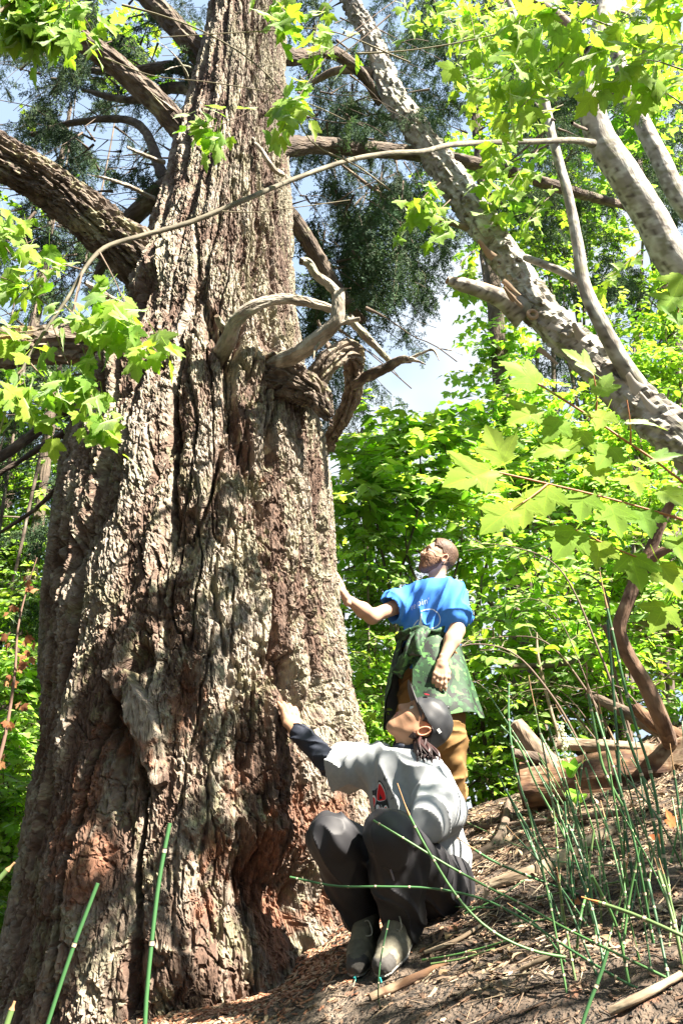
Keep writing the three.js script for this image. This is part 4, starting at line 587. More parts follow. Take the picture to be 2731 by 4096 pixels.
// ---------------------------------------------------------------- people: distance fields meshed with surface nets
function meshField(f, lo, hi, cell, color) {
  const nx = Math.ceil((hi.x - lo.x) / cell) + 1, ny = Math.ceil((hi.y - lo.y) / cell) + 1, nz = Math.ceil((hi.z - lo.z) / cell) + 1, B = 4;
  const val = new Float32Array(nx * ny * nz), I = (x, y, z) => (z * ny + y) * nx + x;
  for (let z = 0; z < nz; z += B) for (let y = 0; y < ny; y += B) for (let x = 0; x < nx; x += B) {
    const d = f(lo.x + (x + 1.5) * cell, lo.y + (y + 1.5) * cell, lo.z + (z + 1.5) * cell), skip = Math.abs(d) > cell * 5;
    for (let c = z; c < Math.min(nz, z + B); c++) for (let b = y; b < Math.min(ny, y + B); b++) for (let a = x; a < Math.min(nx, x + B); a++) val[I(a, b, c)] = skip ? d : f(lo.x + a * cell, lo.y + b * cell, lo.z + c * cell);
  }
  const vert = new Int32Array(nx * ny * nz).fill(-1), pos = [], idx = [];
  for (let z = 0; z < nz - 1; z++) for (let y = 0; y < ny - 1; y++) for (let x = 0; x < nx - 1; x++) {
    let n = 0, sx = 0, sy = 0, sz = 0; const q = [];
    for (let k = 0; k < 8; k++) q.push(val[I(x + (k & 1), y + (k >> 1 & 1), z + (k >> 2))]);
    for (let a = 0; a < 8; a++) for (const bit of [1, 2, 4]) { if (a & bit) continue; const b = a | bit; if ((q[a] < 0) === (q[b] < 0)) continue; const t = q[a] / (q[a] - q[b]); n++; sx += (a & 1) + (bit === 1 ? t : 0); sy += (a >> 1 & 1) + (bit === 2 ? t : 0); sz += (a >> 2) + (bit === 4 ? t : 0); }
    if (n) { vert[I(x, y, z)] = pos.length / 3; pos.push(lo.x + (x + sx / n) * cell, lo.y + (y + sy / n) * cell, lo.z + (z + sz / n) * cell); }
  }
  const quad = (a, b, c, d, flip) => { if (a < 0 || b < 0 || c < 0 || d < 0) return; flip ? idx.push(a, c, b, a, d, c) : idx.push(a, b, c, a, c, d); };
  for (let z = 1; z < nz - 1; z++) for (let y = 1; y < ny - 1; y++) for (let x = 1; x < nx - 1; x++) {
    const s = val[I(x, y, z)] < 0;
    if (s !== val[I(x + 1, y, z)] < 0) quad(vert[I(x, y - 1, z - 1)], vert[I(x, y, z - 1)], vert[I(x, y, z)], vert[I(x, y - 1, z)], !s);
    if (s !== val[I(x, y + 1, z)] < 0) quad(vert[I(x - 1, y, z - 1)], vert[I(x - 1, y, z)], vert[I(x, y, z)], vert[I(x, y, z - 1)], !s);
    if (s !== val[I(x, y, z + 1)] < 0) quad(vert[I(x - 1, y - 1, z)], vert[I(x, y - 1, z)], vert[I(x, y, z)], vert[I(x - 1, y, z)], !s);
  }
  const nor = [], col = [], e = cell * 0.5;
  for (let i = 0; i < pos.length; i += 3) {
    const x = pos[i], y = pos[i + 1], z = pos[i + 2]; let a = f(x + e, y, z) - f(x - e, y, z), b = f(x, y + e, z) - f(x, y - e, z), c = f(x, y, z + e) - f(x, y, z - e); const l = Math.hypot(a, b, c) || 1;
    nor.push(a / l, b / l, c / l); if (color) col.push(...color(x, y, z));
  }
  return geom(pos, idx, color ? col : null, null, nor);
}
const smin = (a, b, k) => { const h = Math.max(k - Math.abs(a - b), 0) / k; return Math.min(a, b) - h * h * k * 0.25; };
const bone = (a, b, ra, rb = ra) => [a.x, a.y, a.z, b.x - a.x, b.y - a.y, b.z - a.z, ra, rb, 1 / Math.max(1e-9, a.distanceToSquared(b))];
const dBone = (p, x, y, z) => { const ax = x - p[0], ay = y - p[1], az = z - p[2], t = Math.min(1, Math.max(0, (ax * p[3] + ay * p[4] + az * p[5]) * p[8])), dx = ax - p[3] * t, dy = ay - p[4] * t, dz = az - p[5] * t; return Math.sqrt(dx * dx + dy * dy + dz * dz) - (p[6] + (p[7] - p[6]) * t); };
const field = (bones, k) => (x, y, z) => { let d = 9; for (const p of bones) d = smin(d, dBone(p, x, y, z), k); return d; };
const boxOf = (bones, pad) => { const lo = V(99, 99, 99), hi = V(-99, -99, -99), q = V(); for (const p of bones) for (const t of [0, 1]) { q.set(p[0] + p[3] * t, p[1] + p[4] * t, p[2] + p[5] * t); const r = Math.max(p[6], p[7]) + pad; lo.min(q.clone().subScalar(r)); hi.max(q.clone().addScalar(r)); } return [lo, hi]; };
const meshBones = (bones, k, cell, o = {}) => { const f = field(bones, k), [lo, hi] = boxOf(bones, o.pad || 0.03); return meshField(o.wrap ? o.wrap(f) : f, o.lo || lo, o.hi || hi, cell, o.color); };
const frame = (origin, yAxis, zAxis) => { const z = zAxis.clone().normalize(), x = V().crossVectors(yAxis, z).normalize(), y = V().crossVectors(z, x); return { o: origin, x, y, z, m: new THREE.Matrix4().makeBasis(x, y, z).setPosition(origin), to: (a, b, c) => origin.clone().addScaledVector(x, a).addScaledVector(y, b).addScaledVector(z, c), loc: (px, py, pz) => { const a = px - origin.x, b = py - origin.y, c = pz - origin.z; return [a * x.x + b * x.y + c * x.z, a * y.x + b * y.y + c * y.z, a * z.x + b * z.y + c * z.z]; } }; };
// head: x to its left, y up, z out of the face; s scales
function headField(s, o = {}) {
  const P = (x, y, z) => V(x * s, y * s, z * s), skull = (x, y, z) => { const q = Math.hypot(x / 0.076, (y - 0.035) / 0.094, (z + 0.012) / 0.097); return (q - 1) * 0.08; };
  const face = [bone(P(0, 0.02, 0.035), P(0, -0.05, 0.042), 0.056 * s, 0.047 * s), bone(P(0, -0.06, 0.045), P(0, -0.093, 0.058), 0.036 * s, 0.022 * s), bone(P(0.04, -0.03, 0.0), P(0.018, -0.088, 0.05), 0.03 * s, 0.02 * s), bone(P(-0.04, -0.03, 0.0), P(-0.018, -0.088, 0.05), 0.03 * s, 0.02 * s), bone(P(0.036, -0.012, 0.062), P(0.03, -0.03, 0.058), 0.022 * s, 0.02 * s), bone(P(-0.036, -0.012, 0.062), P(-0.03, -0.03, 0.058), 0.022 * s, 0.02 * s)];
  const nose = [bone(P(0, 0.022, 0.086), P(0, -0.016, 0.106), 0.009 * s, 0.0115 * s), bone(P(0.011, -0.02, 0.094), P(-0.011, -0.02, 0.094), 0.0085 * s), bone(P(0.03, 0.036, 0.078), P(-0.03, 0.036, 0.078), 0.013 * s)];
  const lips = [bone(P(0.017, -0.0475, 0.083), P(0, -0.0445, 0.0905), 0.0055 * s), bone(P(-0.017, -0.0475, 0.083), P(0, -0.0445, 0.0905), 0.0055 * s), bone(P(0.014, -0.0545, 0.083), P(-0.014, -0.0545, 0.083), 0.0068 * s)];
  return (x, y, z) => {
    let d = skull(x / s, y / s, z / s) * s; for (const p of face) d = smin(d, dBone(p, x, y, z), 0.03 * s); for (const p of nose) d = smin(d, dBone(p, x, y, z), 0.014 * s); for (const p of lips) d = smin(d, dBone(p, x, y, z), 0.007 * s);
    for (const k of [-1, 1]) { const e = Math.hypot(x - k * 0.031 * s, y - 0.016 * s, z - 0.094 * s) - 0.0165 * s; d = -smin(-d, e, 0.012 * s); const n = Math.hypot(x - k * 0.006 * s, y + 0.027 * s, z - 0.100 * s) - 0.0035 * s; d = Math.max(d, -n);
      // ear: a cupped oval
      const ex = x - k * 0.077 * s, ey = y + 0.004 * s, ez = z + 0.014 * s, q = Math.hypot(ey / 1.0, (ez + 0.25 * ey) / 0.62, 0.0001), rim = Math.hypot(q - 0.026 * s, ex - k * 0.012 * s - k * 0.1 * (q)) - 0.0055 * s, cup = Math.max(q - 0.028 * s, Math.abs(ex - k * 0.004 * s) - 0.004 * s), lobe = Math.hypot(ex - k * 0.006 * s, ey + 0.031 * s, ez - 0.006 * s) - 0.0085 * s; d = smin(d, Math.min(rim, cup, lobe), 0.006 * s); }
    return d;
  };
}
function handBones(F, s, curl, spread, thumb = {}) {     // y along the fingers, z out of the back of the hand, x to the thumb
  const out = [], w = 1, k = thumb.side || 1, P = (x, y, z) => F.to(x * s * k, y * s, z * s);
  const X = [0.030, 0.0095, -0.0115, -0.031], K = [0.088, 0.093, 0.087, 0.076], L = [0.072, 0.080, 0.074, 0.058];
  for (let i = 0; i < 4; i++) {
    out.push(bone(P(X[i] * 0.55, 0.004, 0), P(X[i], K[i], 0.002), 0.0165 * s, 0.0115 * s));
    let x = X[i], y = K[i], z = 0.002, a = 0; const c = Array.isArray(curl) ? curl[i] : curl;
    [0.45, 0.32, 0.26].forEach((f, j) => { a += c * [0.7, 1, 0.8][j]; const l = L[i] * f, dx = spread * (1.5 - i) * 0.25; const n = [x + dx * l, y + Math.cos(a) * l, z - Math.sin(a) * l]; out.push(bone(P(x, y, z), P(...n), (0.0098 - j * 0.0009) * s * w, (0.0090 - j * 0.0010) * s * w)); [x, y, z] = n; });
  }
  const T = thumb.pts || [[0.018, 0.016, -0.006], [0.046, 0.048, -0.012], [0.056, 0.080, -0.012], [0.060, 0.106, -0.014]];
  for (let i = 0; i < 3; i++) out.push(bone(P(...T[i]), P(...T[i + 1]), [0.016, 0.0125, 0.0108][i] * s, [0.0125, 0.0108, 0.0085][i] * s));
  out.push(bone(P(0, -0.03, 0), P(0, 0.02, 0), 0.024 * s, 0.024 * s));
  return out;
}
const skinTone = (base, red) => (x, y, z) => { const n = 0.06 * pn(x * 40, y * 40, z * 40) + 0.05 * pn(x * 12, y * 12, z * 12), m = ss(0.0, 0.5, pn(x * 14 + 8, y * 14, z * 14)); const c = mixc(base, red, 0.35 * m); return [c[0] * (1 + n), c[1] * (1 + n), c[2] * (1 + n)]; };
const skinMat = new THREE.MeshPhysicalMaterial({ vertexColors: true, color: tint(0.9), roughness: 0.55, sheen: 0.2, specularIntensity: 0.6 });
const clothMat = (rgb, rough = 0.9) => { const m = new THREE.MeshPhysicalMaterial({ roughness: rough, vertexColors: true, sheen: 0.25, sheenRoughness: 0.8 }); m.color.setRGB(...rgb.map((v) => v * 0.85)); return m; };
const weave = (amt) => (x, y, z) => { const v = 1 + amt * (pn(x * 60, y * 60, z * 60) + 0.7 * pn(x * 140, y * 140, z * 140)); return [v, v, v]; };
// cloth: a field swollen by folds that run roughly along dir
const folds = (f, amp, fr, dir, s = 0) => { const d = dir.clone().normalize(); return (x, y, z) => { const q = f(x, y, z); if (q > 0.12 || q < -0.08) return q; const u = x * d.x + y * d.y + z * d.z, a = x - u * d.x, b = y - u * d.y, c = z - u * d.z; const w = 0.06 * pn(x * 5 + s, y * 5, z * 5), n = pn((a + w) * fr + s, (b + w) * fr + u * fr * 0.22, (c) * fr), m = pn(a * fr * 2.3, b * fr * 2.3 + u * fr * 0.6 + s, c * fr * 2.3); return q - amp * (1.9 * Math.pow(Math.max(0, 1 - 3.2 * Math.abs(n)), 1.4) - 0.45 + 0.8 * m); }; };
const cut = (f, p, n) => { const k = n.x * p.x + n.y * p.y + n.z * p.z; return (x, y, z) => Math.max(f(x, y, z), x * n.x + y * n.y + z * n.z - k); };   // keep the side that n points away from
const minus = (f, g) => (x, y, z) => Math.max(f(x, y, z), -g(x, y, z));
const along = (a, b, t) => a.clone().lerp(b, t);
const local = (o, g) => g.translate(-o.position.x, -o.position.y, -o.position.z);
const eyeball = (P, parent, c, s, F) => { const e = part('eye', local(parent, new THREE.SphereGeometry(0.0115 * s, 16, 12).translate(c.x, c.y, c.z)), std({ color: 0xe8e4de, roughness: 0.2 }), parent); const q = c.clone().addScaledVector(F, 0.0060 * s); part('iris', local(parent, new THREE.SphereGeometry(0.0068 * s, 12, 10).translate(q.x, q.y, q.z)), std({ color: 0x20140d, roughness: 0.15 }), e); return e; };
const SHIRT_DIR = V(0, 1, 0);

// ---- the standing man
{
  const J = (x, y, F) => at(x, y, F);
  const RS = J(1645, 2402, 5.07), LS = J(1812, 2378, 4.90), RE = J(1487, 2466, 4.92), RW = J(1383, 2392, 4.74), LE = J(1826, 2522, 4.84), LW = J(1768, 2648, 4.74);
  const nb = J(1741, 2352, 5.0), chest = J(1725, 2440, 4.98), waist = J(1712, 2530, 5.0), pel = J(1722, 2630, 5.0), RH = J(1675, 2640, 5.05), LH = J(1768, 2640, 4.95), RK = J(1640, 2930, 4.98), LK = J(1800, 2965, 4.84), RA = J(1668, 3215, 5.05), LA = J(1815, 3225, 4.93);
  const man = thing('person', 'standing person in blue t-shirt and brown trousers, camouflage jacket tied round the waist, hand on trunk', 'person', null, V(LA.x, groundY(LA.x, LA.z), LA.z));
  man.userData.label = 'standing person in blue t-shirt with camouflage jacket tied at the waist, touching the trunk';
  const hc = J(1748, 2238, 4.98), hf = V(-0.86, 0.40, 0.30).normalize(), HF = frame(hc, V(0.40, 0.86, 0).normalize(), hf), HS = 1.02, head = headField(HS);
  const side = LS.clone().sub(RS).normalize();
  const body = [bone(along(RS, LS, 0.25), along(RH, LH, 0.2), 0.085, 0.09), bone(along(RS, LS, 0.75), along(RH, LH, 0.8), 0.085, 0.09), bone(nb, HF.to(0, -0.04, -0.025), 0.056, 0.052), bone(nb, along(RS, LS, 0.5), 0.06, 0.08), bone(RS, RE, 0.052, 0.042), bone(RE, along(RE, RW, 0.35), 0.043, 0.043), bone(along(RE, RW, 0.35), RW, 0.042, 0.027), bone(LS, LE, 0.052, 0.043), bone(LE, along(LE, LW, 0.3), 0.044, 0.045), bone(along(LE, LW, 0.3), LW, 0.044, 0.028), bone(RH, RK, 0.08, 0.055), bone(RK, RA, 0.052, 0.038), bone(LH, LK, 0.08, 0.055), bone(LK, LA, 0.052, 0.038)];
  const tone = skinTone([0.47, 0.295, 0.205], [0.48, 0.235, 0.15]);
  const headColor = (x, y, z) => { const [a, b, c] = HF.loc(x, y, z).map((v) => v / HS); let q = tone(x, y, z); if (c > 0.07 && Math.abs(a) < 0.024 && b < -0.040 && b > -0.060) q = mixc(q, [0.50, 0.20, 0.17], 0.8); if (Math.abs(a) > 0.073 && c < 0.03) q = mixc(q, [0.62, 0.28, 0.20], 0.4); return q; };
  // hands: the right one flat on the bark, the left one hanging
  const touch = trunkHit(1322, 2320), rTip = V(Math.min(touch.p.x, RW.x - 0.045), RW.y + 0.16, RW.z + 0.03), RF = frame(RW, rTip.clone().sub(RW).normalize(), V(0.93, 0.28, 0.22)), LF = frame(LW, V(-0.18, -0.95, 0.05), V(-0.15, 0.15, 0.95));
  const hr = handBones(RF, 1.0, 0.10, 0.5, { side: -1 }), hl = handBones(LF, 1.02, [0.22, 0.28, 0.32, 0.34], 0.25, { side: -1, pts: [[0.018, 0.016, -0.006], [0.040, 0.050, -0.016], [0.044, 0.080, -0.022], [0.040, 0.104, -0.030]] });
  const hw = (x, y, z) => { const q = HF.loc(x, y, z); return smin(head(...q), dBone(body[2], x, y, z), 0.03); };
  const geo = mergeGeometries([meshBones(body, 0.035, 0.010, { color: tone }), meshField(hw, hc.clone().subScalar(0.17), hc.clone().addScalar(0.17), 0.0035, headColor), meshBones(hr, 0.012, 0.0032, { color: tone }), meshBones(hl, 0.012, 0.0032, { color: tone })]);
  part('body', local(man, geo), skinMat, man);
  eyeball(null, man, HF.to(0.031 * HS, 0.016 * HS, 0.077 * HS), HS, HF.z); eyeball(null, man, HF.to(-0.031 * HS, 0.016 * HS, 0.077 * HS), HS, HF.z);
  const strands = (x, y, z) => 0.0016 * pn(x * 160, y * 60, z * 160) + 0.001 * pn(x * 300, y * 120, z * 300);
  const hairMat = (rgb) => { const m = std({ vertexColors: true, roughness: 0.65 }); m.color.setRGB(...rgb); return m; };
  const hv = (x, y, z) => { const v = 1 + 0.5 * pn(x * 120, y * 60, z * 120) + 0.3 * pn(x * 260, y * 200, z * 260); return [v, v, v]; };
  const hair = (x, y, z) => { const [a, b, c] = HF.loc(x, y, z).map((v) => v / HS); const line = Math.max(0.055 - b + 1.1 * (c - 0.045), -0.6); const face = c - 0.062 + 0.55 * Math.max(0, 0.06 - b), low = -0.065 - b, ear = Math.min(1, Math.hypot(b + 0.004, c + 0.012) - 0.034); const keep = Math.max(b > 0.055 ? c - 0.066 : c - 0.005 - 0.4 * (b - 0.02), low, Math.abs(a) > 0.066 ? -ear : -1); return Math.max(head(...HF.loc(x, y, z)) - (0.004 + 0.012 * ss(0.03, 0.1, b)) - strands(x, y, z), keep * HS); };
  part('hair', local(man, meshField(hair, hc.clone().subScalar(0.17), hc.clone().addScalar(0.17), 0.004, hv)), hairMat([0.085, 0.046, 0.028]), man);
  const beard = (x, y, z) => { const [a, b, c] = HF.loc(x, y, z).map((v) => v / HS); const keep = Math.max(b + 0.030 - 0.35 * Math.max(0, 0.06 - c), -0.006 - c + 0.0 * b, b < -0.13 ? 1 : -1), mouth = Math.hypot(a * 0.45, b + 0.051) - 0.0085; return Math.max(head(...HF.loc(x, y, z)) - 0.0055 - strands(x, y, z), keep * HS, c > 0.06 ? -mouth * HS : -1); };
  part('beard', local(man, meshField(beard, hc.clone().subScalar(0.17), hc.clone().addScalar(0.17), 0.0038, hv)), hairMat([0.135, 0.066, 0.033]), man);
  for (const k of [-1, 1]) part('eyebrow', local(man, tube([HF.to(k * 0.015 * HS, 0.042 * HS, 0.094 * HS), HF.to(k * 0.032 * HS, 0.046 * HS, 0.088 * HS), HF.to(k * 0.048 * HS, 0.040 * HS, 0.074 * HS)], [0.003, 0.0035, 0.002], { seg: 6, step: 0.008 })), hairMat([0.3, 0.15, 0.07]), man).geometry.deleteAttribute('uv');
  { // glasses
    const wire = std({ color: 0x3a2a20, metalness: 0.6, roughness: 0.35 }), g = new THREE.Group(); g.name = 'glasses'; man.add(g);
    const piece = (n, q, m) => part(n, local(man, q), m, g), glass = new THREE.MeshPhysicalMaterial({ transmission: 1, roughness: 0.02, thickness: 0, color: 0xf2e6dc });
    for (const k of [-1, 1]) {
      const ring = []; for (let i = 0; i <= 16; i++) { const a = i / 16 * 6.2832; ring.push(HF.to((k * 0.034 + Math.cos(a) * 0.023) * HS, (0.012 + Math.sin(a) * 0.019) * HS, (0.106 - 0.010 * Math.abs(0.034 + k * Math.cos(a) * 0.023) / 0.057) * HS)); }
      piece('rim', tube(ring, [0.0016], { seg: 6, step: 0.008 }), wire);
      const disc = new THREE.CircleGeometry(0.021 * HS, 16).applyMatrix4(new THREE.Matrix4().makeTranslation(k * 0.034 * HS, 0.012 * HS, 0.100 * HS)).applyMatrix4(HF.m); piece('lens', disc, glass);
      piece('temple', tube([HF.to(k * 0.057 * HS, 0.018 * HS, 0.096 * HS), HF.to(k * 0.079 * HS, 0.014 * HS, 0.03 * HS), HF.to(k * 0.083 * HS, 0.012 * HS, -0.012 * HS), HF.to(k * 0.080 * HS, -0.006 * HS, -0.03 * HS)], [0.0016], { seg: 6, step: 0.01 }), wire);
    }
    piece('bridge', tube([HF.to(0.011 * HS, 0.018 * HS, 0.106 * HS), HF.to(0, 0.021 * HS, 0.110 * HS), HF.to(-0.011 * HS, 0.018 * HS, 0.106 * HS)], [0.0016], { seg: 6, step: 0.005 }), wire);
  }
  // t-shirt
  const rs = along(RS, RE, 0.42), ls = along(LS, LE, 0.60), front = V(-side.z, 0, side.x).multiplyScalar(side.x > 0 ? 1 : -1); if (front.z < 0) front.negate();
  const rd = RE.clone().sub(RS).normalize(), ld = LE.clone().sub(LS).normalize(), hem = along(RH, LH, 0.5).add(V(0, -0.09, 0));
  const shirtB = [bone(along(RS, LS, 0.22), along(RH, LH, 0.15), 0.105, 0.118), bone(along(RS, LS, 0.78), along(RH, LH, 0.85), 0.105, 0.118), bone(along(RS, LS, 0.5).addScaledVector(front, 0.03), along(RH, LH, 0.5), 0.10, 0.12), bone(along(RS, LS, 0.06), along(RS, LS, 0.94), 0.075), bone(nb, along(RS, LS, 0.5), 0.06, 0.09)];
  const sleeves = [[bone(RS, rs, 0.080, 0.094), rs, rd, bone(rs.clone().addScaledVector(rd, -0.06), rs.clone().addScaledVector(rd, 0.2), 0.070, 0.09)], [bone(LS, ls, 0.078, 0.094), ls, ld, bone(ls.clone().addScaledVector(ld, -0.06), ls.clone().addScaledVector(ld, 0.2), 0.070, 0.09)]];
  const trunkF = field(shirtB, 0.045), sleeveF = (q) => { const [bn, pt, dir] = q, k = pt.dot(dir); return (x, y, z) => Math.max(dBone(bn, x, y, z), x * dir.x + y * dir.y + z * dir.z - k); }, s1 = sleeveF(sleeves[0]), s2 = sleeveF(sleeves[1]);
  const cutTrunk = cut(trunkF, hem, V(0, -1, 0));
  let sf = folds((x, y, z) => smin(smin(cutTrunk(x, y, z), s1(x, y, z), 0.04), s2(x, y, z), 0.04), 0.010, 9, V(0.25, 1, 0.1), 3);
  sf = minus(sf, (x, y, z) => Math.min(dBone(sleeves[0][3], x, y, z), Math.max(dBone(sleeves[1][3], x, y, z), -trunkF(x, y, z) + 0.0)));
  const nd = HF.to(0, -0.06, -0.02).sub(nb).normalize(); sf = minus(sf, field([bone(nb.clone().addScaledVector(nd, 0.002).addScaledVector(front, 0.012), nb.clone().addScaledVector(nd, 0.2), 0.068, 0.11)], 0.01));
  shirtB.push(sleeves[0][0], sleeves[1][0]);
  const [sl, sh] = boxOf(shirtB, 0.05);
  const shirt = part('tshirt', local(man, meshField(sf, sl, sh, 0.0075, weave(0.08))), clothMat([0.045, 0.235, 0.78], 0.85), man);
  { // white print on the chest
    const c = document.createElement('canvas'); c.width = 256; c.height = 320; const g = c.getContext('2d'); g.clearRect(0, 0, 256, 320);
    g.strokeStyle = g.fillStyle = '#c9dcec'; g.lineWidth = 7; g.lineCap = 'round';
    g.save(); g.translate(20, 120); g.rotate(-0.33); g.font = 'italic 50px sans-serif'; g.fillText("re pin'", 0, 0); g.restore();
    g.beginPath(); g.ellipse(150, 190, 78, 70, -0.3, -1.9, 1.4); g.stroke(); g.beginPath(); g.moveTo(60, 290); g.lineTo(110, 150); g.lineTo(130, 270); g.lineTo(60, 290); g.fill(); g.beginPath(); g.moveTo(20, 300); g.quadraticCurveTo(30, 220, 80, 190); g.stroke(); g.beginPath(); g.moveTo(20, 306); g.lineTo(150, 296); g.stroke();
    const t = new THREE.CanvasTexture(c); t.colorSpace = THREE.SRGBColorSpace; t.magFilter = THREE.LinearFilter;
    shirt.updateWorldMatrix(true, false);
    const pc = J(1688, 2455, 4.85), o = new THREE.Object3D(); o.position.copy(pc); o.up.set(0.12, 1, 0); o.lookAt(pc.clone().add(V(-0.62, 0.05, 0.78)));
    const dg = new DecalGeometry(shirt, pc, o.rotation, V(0.24, 0.29, 0.16)), nr = dg.attributes.normal, dp = dg.attributes.position; for (let i = 0; i < dp.count; i++) dp.setXYZ(i, dp.getX(i) + nr.getX(i) * 0.0015, dp.getY(i) + nr.getY(i) * 0.0015, dp.getZ(i) + nr.getZ(i) * 0.0015);
    const pm = part('print', local(man, dg), std({ map: t, transparent: true, polygonOffset: true, polygonOffsetFactor: -1, roughness: 0.7 }), man); pm.userData.label = 'white lettering and drawing on the shirt front';
  }
  // trousers
  const tr = [bone(RH, RK, 0.105, 0.082), bone(RK, RA, 0.080, 0.070), bone(LH, LK, 0.105, 0.082), bone(LK, LA, 0.082, 0.070), bone(RH, LH, 0.11), bone(pel, pel.clone().add(V(0, 0.06, 0)), 0.12)];
  let tf = folds(field(tr, 0.03), 0.010, 11, V(0.6, 0.5, 0.3), 9); tf = cut(tf, along(LA, LK, -0.06), V(0, -1, 0));
  { const [a, b] = boxOf(tr, 0.04); part('trousers', local(man, meshField(tf, a, b, 0.009, weave(0.10))), clothMat([0.21, 0.115, 0.034], 0.9), man); }
  // boots
  for (const [A, k] of [[RA, 1], [LA, -1]]) {
    const gy = groundY(A.x, A.z), toe = V(A.x - 0.16, gy + 0.045, A.z + 0.10), heel = V(A.x + 0.03, gy + 0.045, A.z - 0.02);
    const b = [bone(heel, toe, 0.048, 0.040), bone(V(A.x, gy + 0.07, A.z), V(A.x, gy + 0.17, A.z), 0.052, 0.055), bone(V(A.x, gy + 0.10, A.z), along(heel, toe, 0.65).add(V(0, 0.01, 0)), 0.05, 0.042)];
    part('boot', local(man, meshBones(b, 0.03, 0.008, { wrap: (f) => cut(f, V(0, gy + 0.004, 0), V(0, -1, 0)), color: (x, y, z) => { const v = 1 + 0.2 * pn(x * 40, y * 40, z * 40); return y < gy + 0.028 ? [0.35 * v, 0.35 * v, 0.35 * v] : [v, v, v]; } })), clothMat([0.17, 0.105, 0.05], 0.8), man);
  }
  // camouflage jacket tied round the waist
  const camo = (() => {
    const N = 512, d = new Uint8Array(N * N * 4), pal = [[28, 60, 34], [12, 30, 20], [74, 118, 62], [6, 14, 12], [40, 82, 46]];
    const blot = (x, y, f, k) => tileNoise(x * f, y * f, f, f, k) + 0.5 * tileNoise(x * f * 2, y * f * 2, f * 2, f * 2, k + 9) + 0.2 * tileNoise(x * f * 5, y * f * 5, f * 5, f * 5, k + 4);
    for (let j = 0; j < N; j++) for (let i = 0; i < N; i++) { const x = i / N, y = j / N; let q = 0; if (blot(x, y, 7, 1) > 0.98) q = 1; if (blot(x, y, 9, 2) > 1.10) q = 2; if (blot(x, y, 8, 3) > 1.14) q = 3; if (blot(x, y, 11, 5) > 1.18) q = 4; d.set([...pal[q], 255], (j * N + i) * 4); }
    const t = new THREE.DataTexture(d, N, N); t.wrapS = t.wrapT = THREE.RepeatWrapping; t.colorSpace = THREE.SRGBColorSpace; t.magFilter = t.minFilter = THREE.LinearFilter; t.needsUpdate = true; return t;
  })();
  const camoSmall = camo.clone(); camoSmall.repeat.set(5, 5); camoSmall.needsUpdate = true;
  const camoRoll = new THREE.MeshPhysicalMaterial({ map: camoSmall, roughness: 0.72, side: THREE.DoubleSide }), camoMat = new THREE.MeshPhysicalMaterial({ map: camo, roughness: 0.72, side: THREE.DoubleSide }), liningMat = std({ color: new THREE.Color().setRGB(0.075, 0.075, 0.075), side: THREE.DoubleSide });
  const wc = along(waist, pel, 0.1).add(V(0, -0.075, 0)), fa = Math.atan2(-0.62, 0.78);          // the angle he faces
  const sheet = (a0, a1, y0, drop, r0, r1, inset, ph) => {
    const nu = 90, nv = 36, pos = [], uv = [], idx = [];
    for (let j = 0; j <= nv; j++) for (let i = 0; i <= nu; i++) {
      const u = i / nu, t = j / nv, a = fa + lerp(a0, a1, u), dr = drop(u), f = 0.5 * Math.sin(u * 21 + ph) + 0.35 * Math.sin(u * 47 + 2 + 2 * t) + 0.9 * pn(u * 7, t * 2.2, ph);
      const r = lerp(r0, r1(u), Math.pow(t, 0.8)) + (0.008 + 0.030 * t) * f - inset - 0.03 * Math.max(0, t - 0.9) * 10 * 0.2, el = 1.03;
      pos.push(wc.x + Math.sin(a) * r * el, wc.y + y0 - t * dr + 0.010 * Math.sin(u * 17 + ph) * t, wc.z + Math.cos(a) * r * 0.92); uv.push(u * 4.6, t * 1.7);
    }
    for (let j = 0; j < nv; j++) for (let i = 0; i < nu; i++) { const q = j * (nu + 1) + i; idx.push(q, q + nu + 1, q + 1, q + 1, q + nu + 1, q + nu + 2); }
    return geom(pos, idx, null, uv);
  };
  const jacket = new THREE.Group(); jacket.name = 'tied_jacket'; man.add(jacket);
  const drop = (u) => 0.47 + 0.05 * Math.sin(u * 9) + 0.03 * Math.sin(u * 23), wide = (u) => 0.24 + 0.085 * Math.exp(-(((u - 0.16) / 0.17) ** 2)) + 0.055 * Math.exp(-(((u - 1) / 0.15) ** 2));
  part('jacket_body', local(man, sheet(0.16, 5.75, 0.06, drop, 0.168, wide, 0, 1)), camoMat, jacket); part('lining', local(man, sheet(0.17, 5.74, 0.055, (u) => drop(u) - 0.006, 0.166, wide, 0.010, 1)), liningMat, jacket);
  const flat = (g, F, k) => g;
  const belt = []; for (let i = 0; i <= 20; i++) { const a = fa + i / 20 * 6.2832; belt.push(V(wc.x + Math.sin(a) * 0.178, wc.y + 0.055 + 0.012 * Math.sin(i * 1.9), wc.z + Math.cos(a) * 0.158)); }
  const crease = (a, s, r) => 0.010 * Math.sin(3 * a + s * 30) + 0.012 * pn(Math.cos(a) * 2, s * 14, Math.sin(a) * 2);
  part('rolled_waist', local(man, tube(belt, [0.024], { seg: 16, step: 0.015, disp: crease })), camoRoll, jacket);
  part('sleeve', local(man, tube([J(1705, 2520, 4.84), J(1678, 2545, 4.80), J(1664, 2580, 4.78), J(1660, 2618, 4.79)], [0.022, 0.034, 0.040, 0.043], { seg: 18, step: 0.012, disp: crease })), camoRoll, jacket);
  part('sleeve_lining', local(man, tube([J(1660, 2610, 4.79), J(1660, 2622, 4.79)], [0.036, 0.038], { seg: 18, step: 0.012 })), liningMat, jacket);
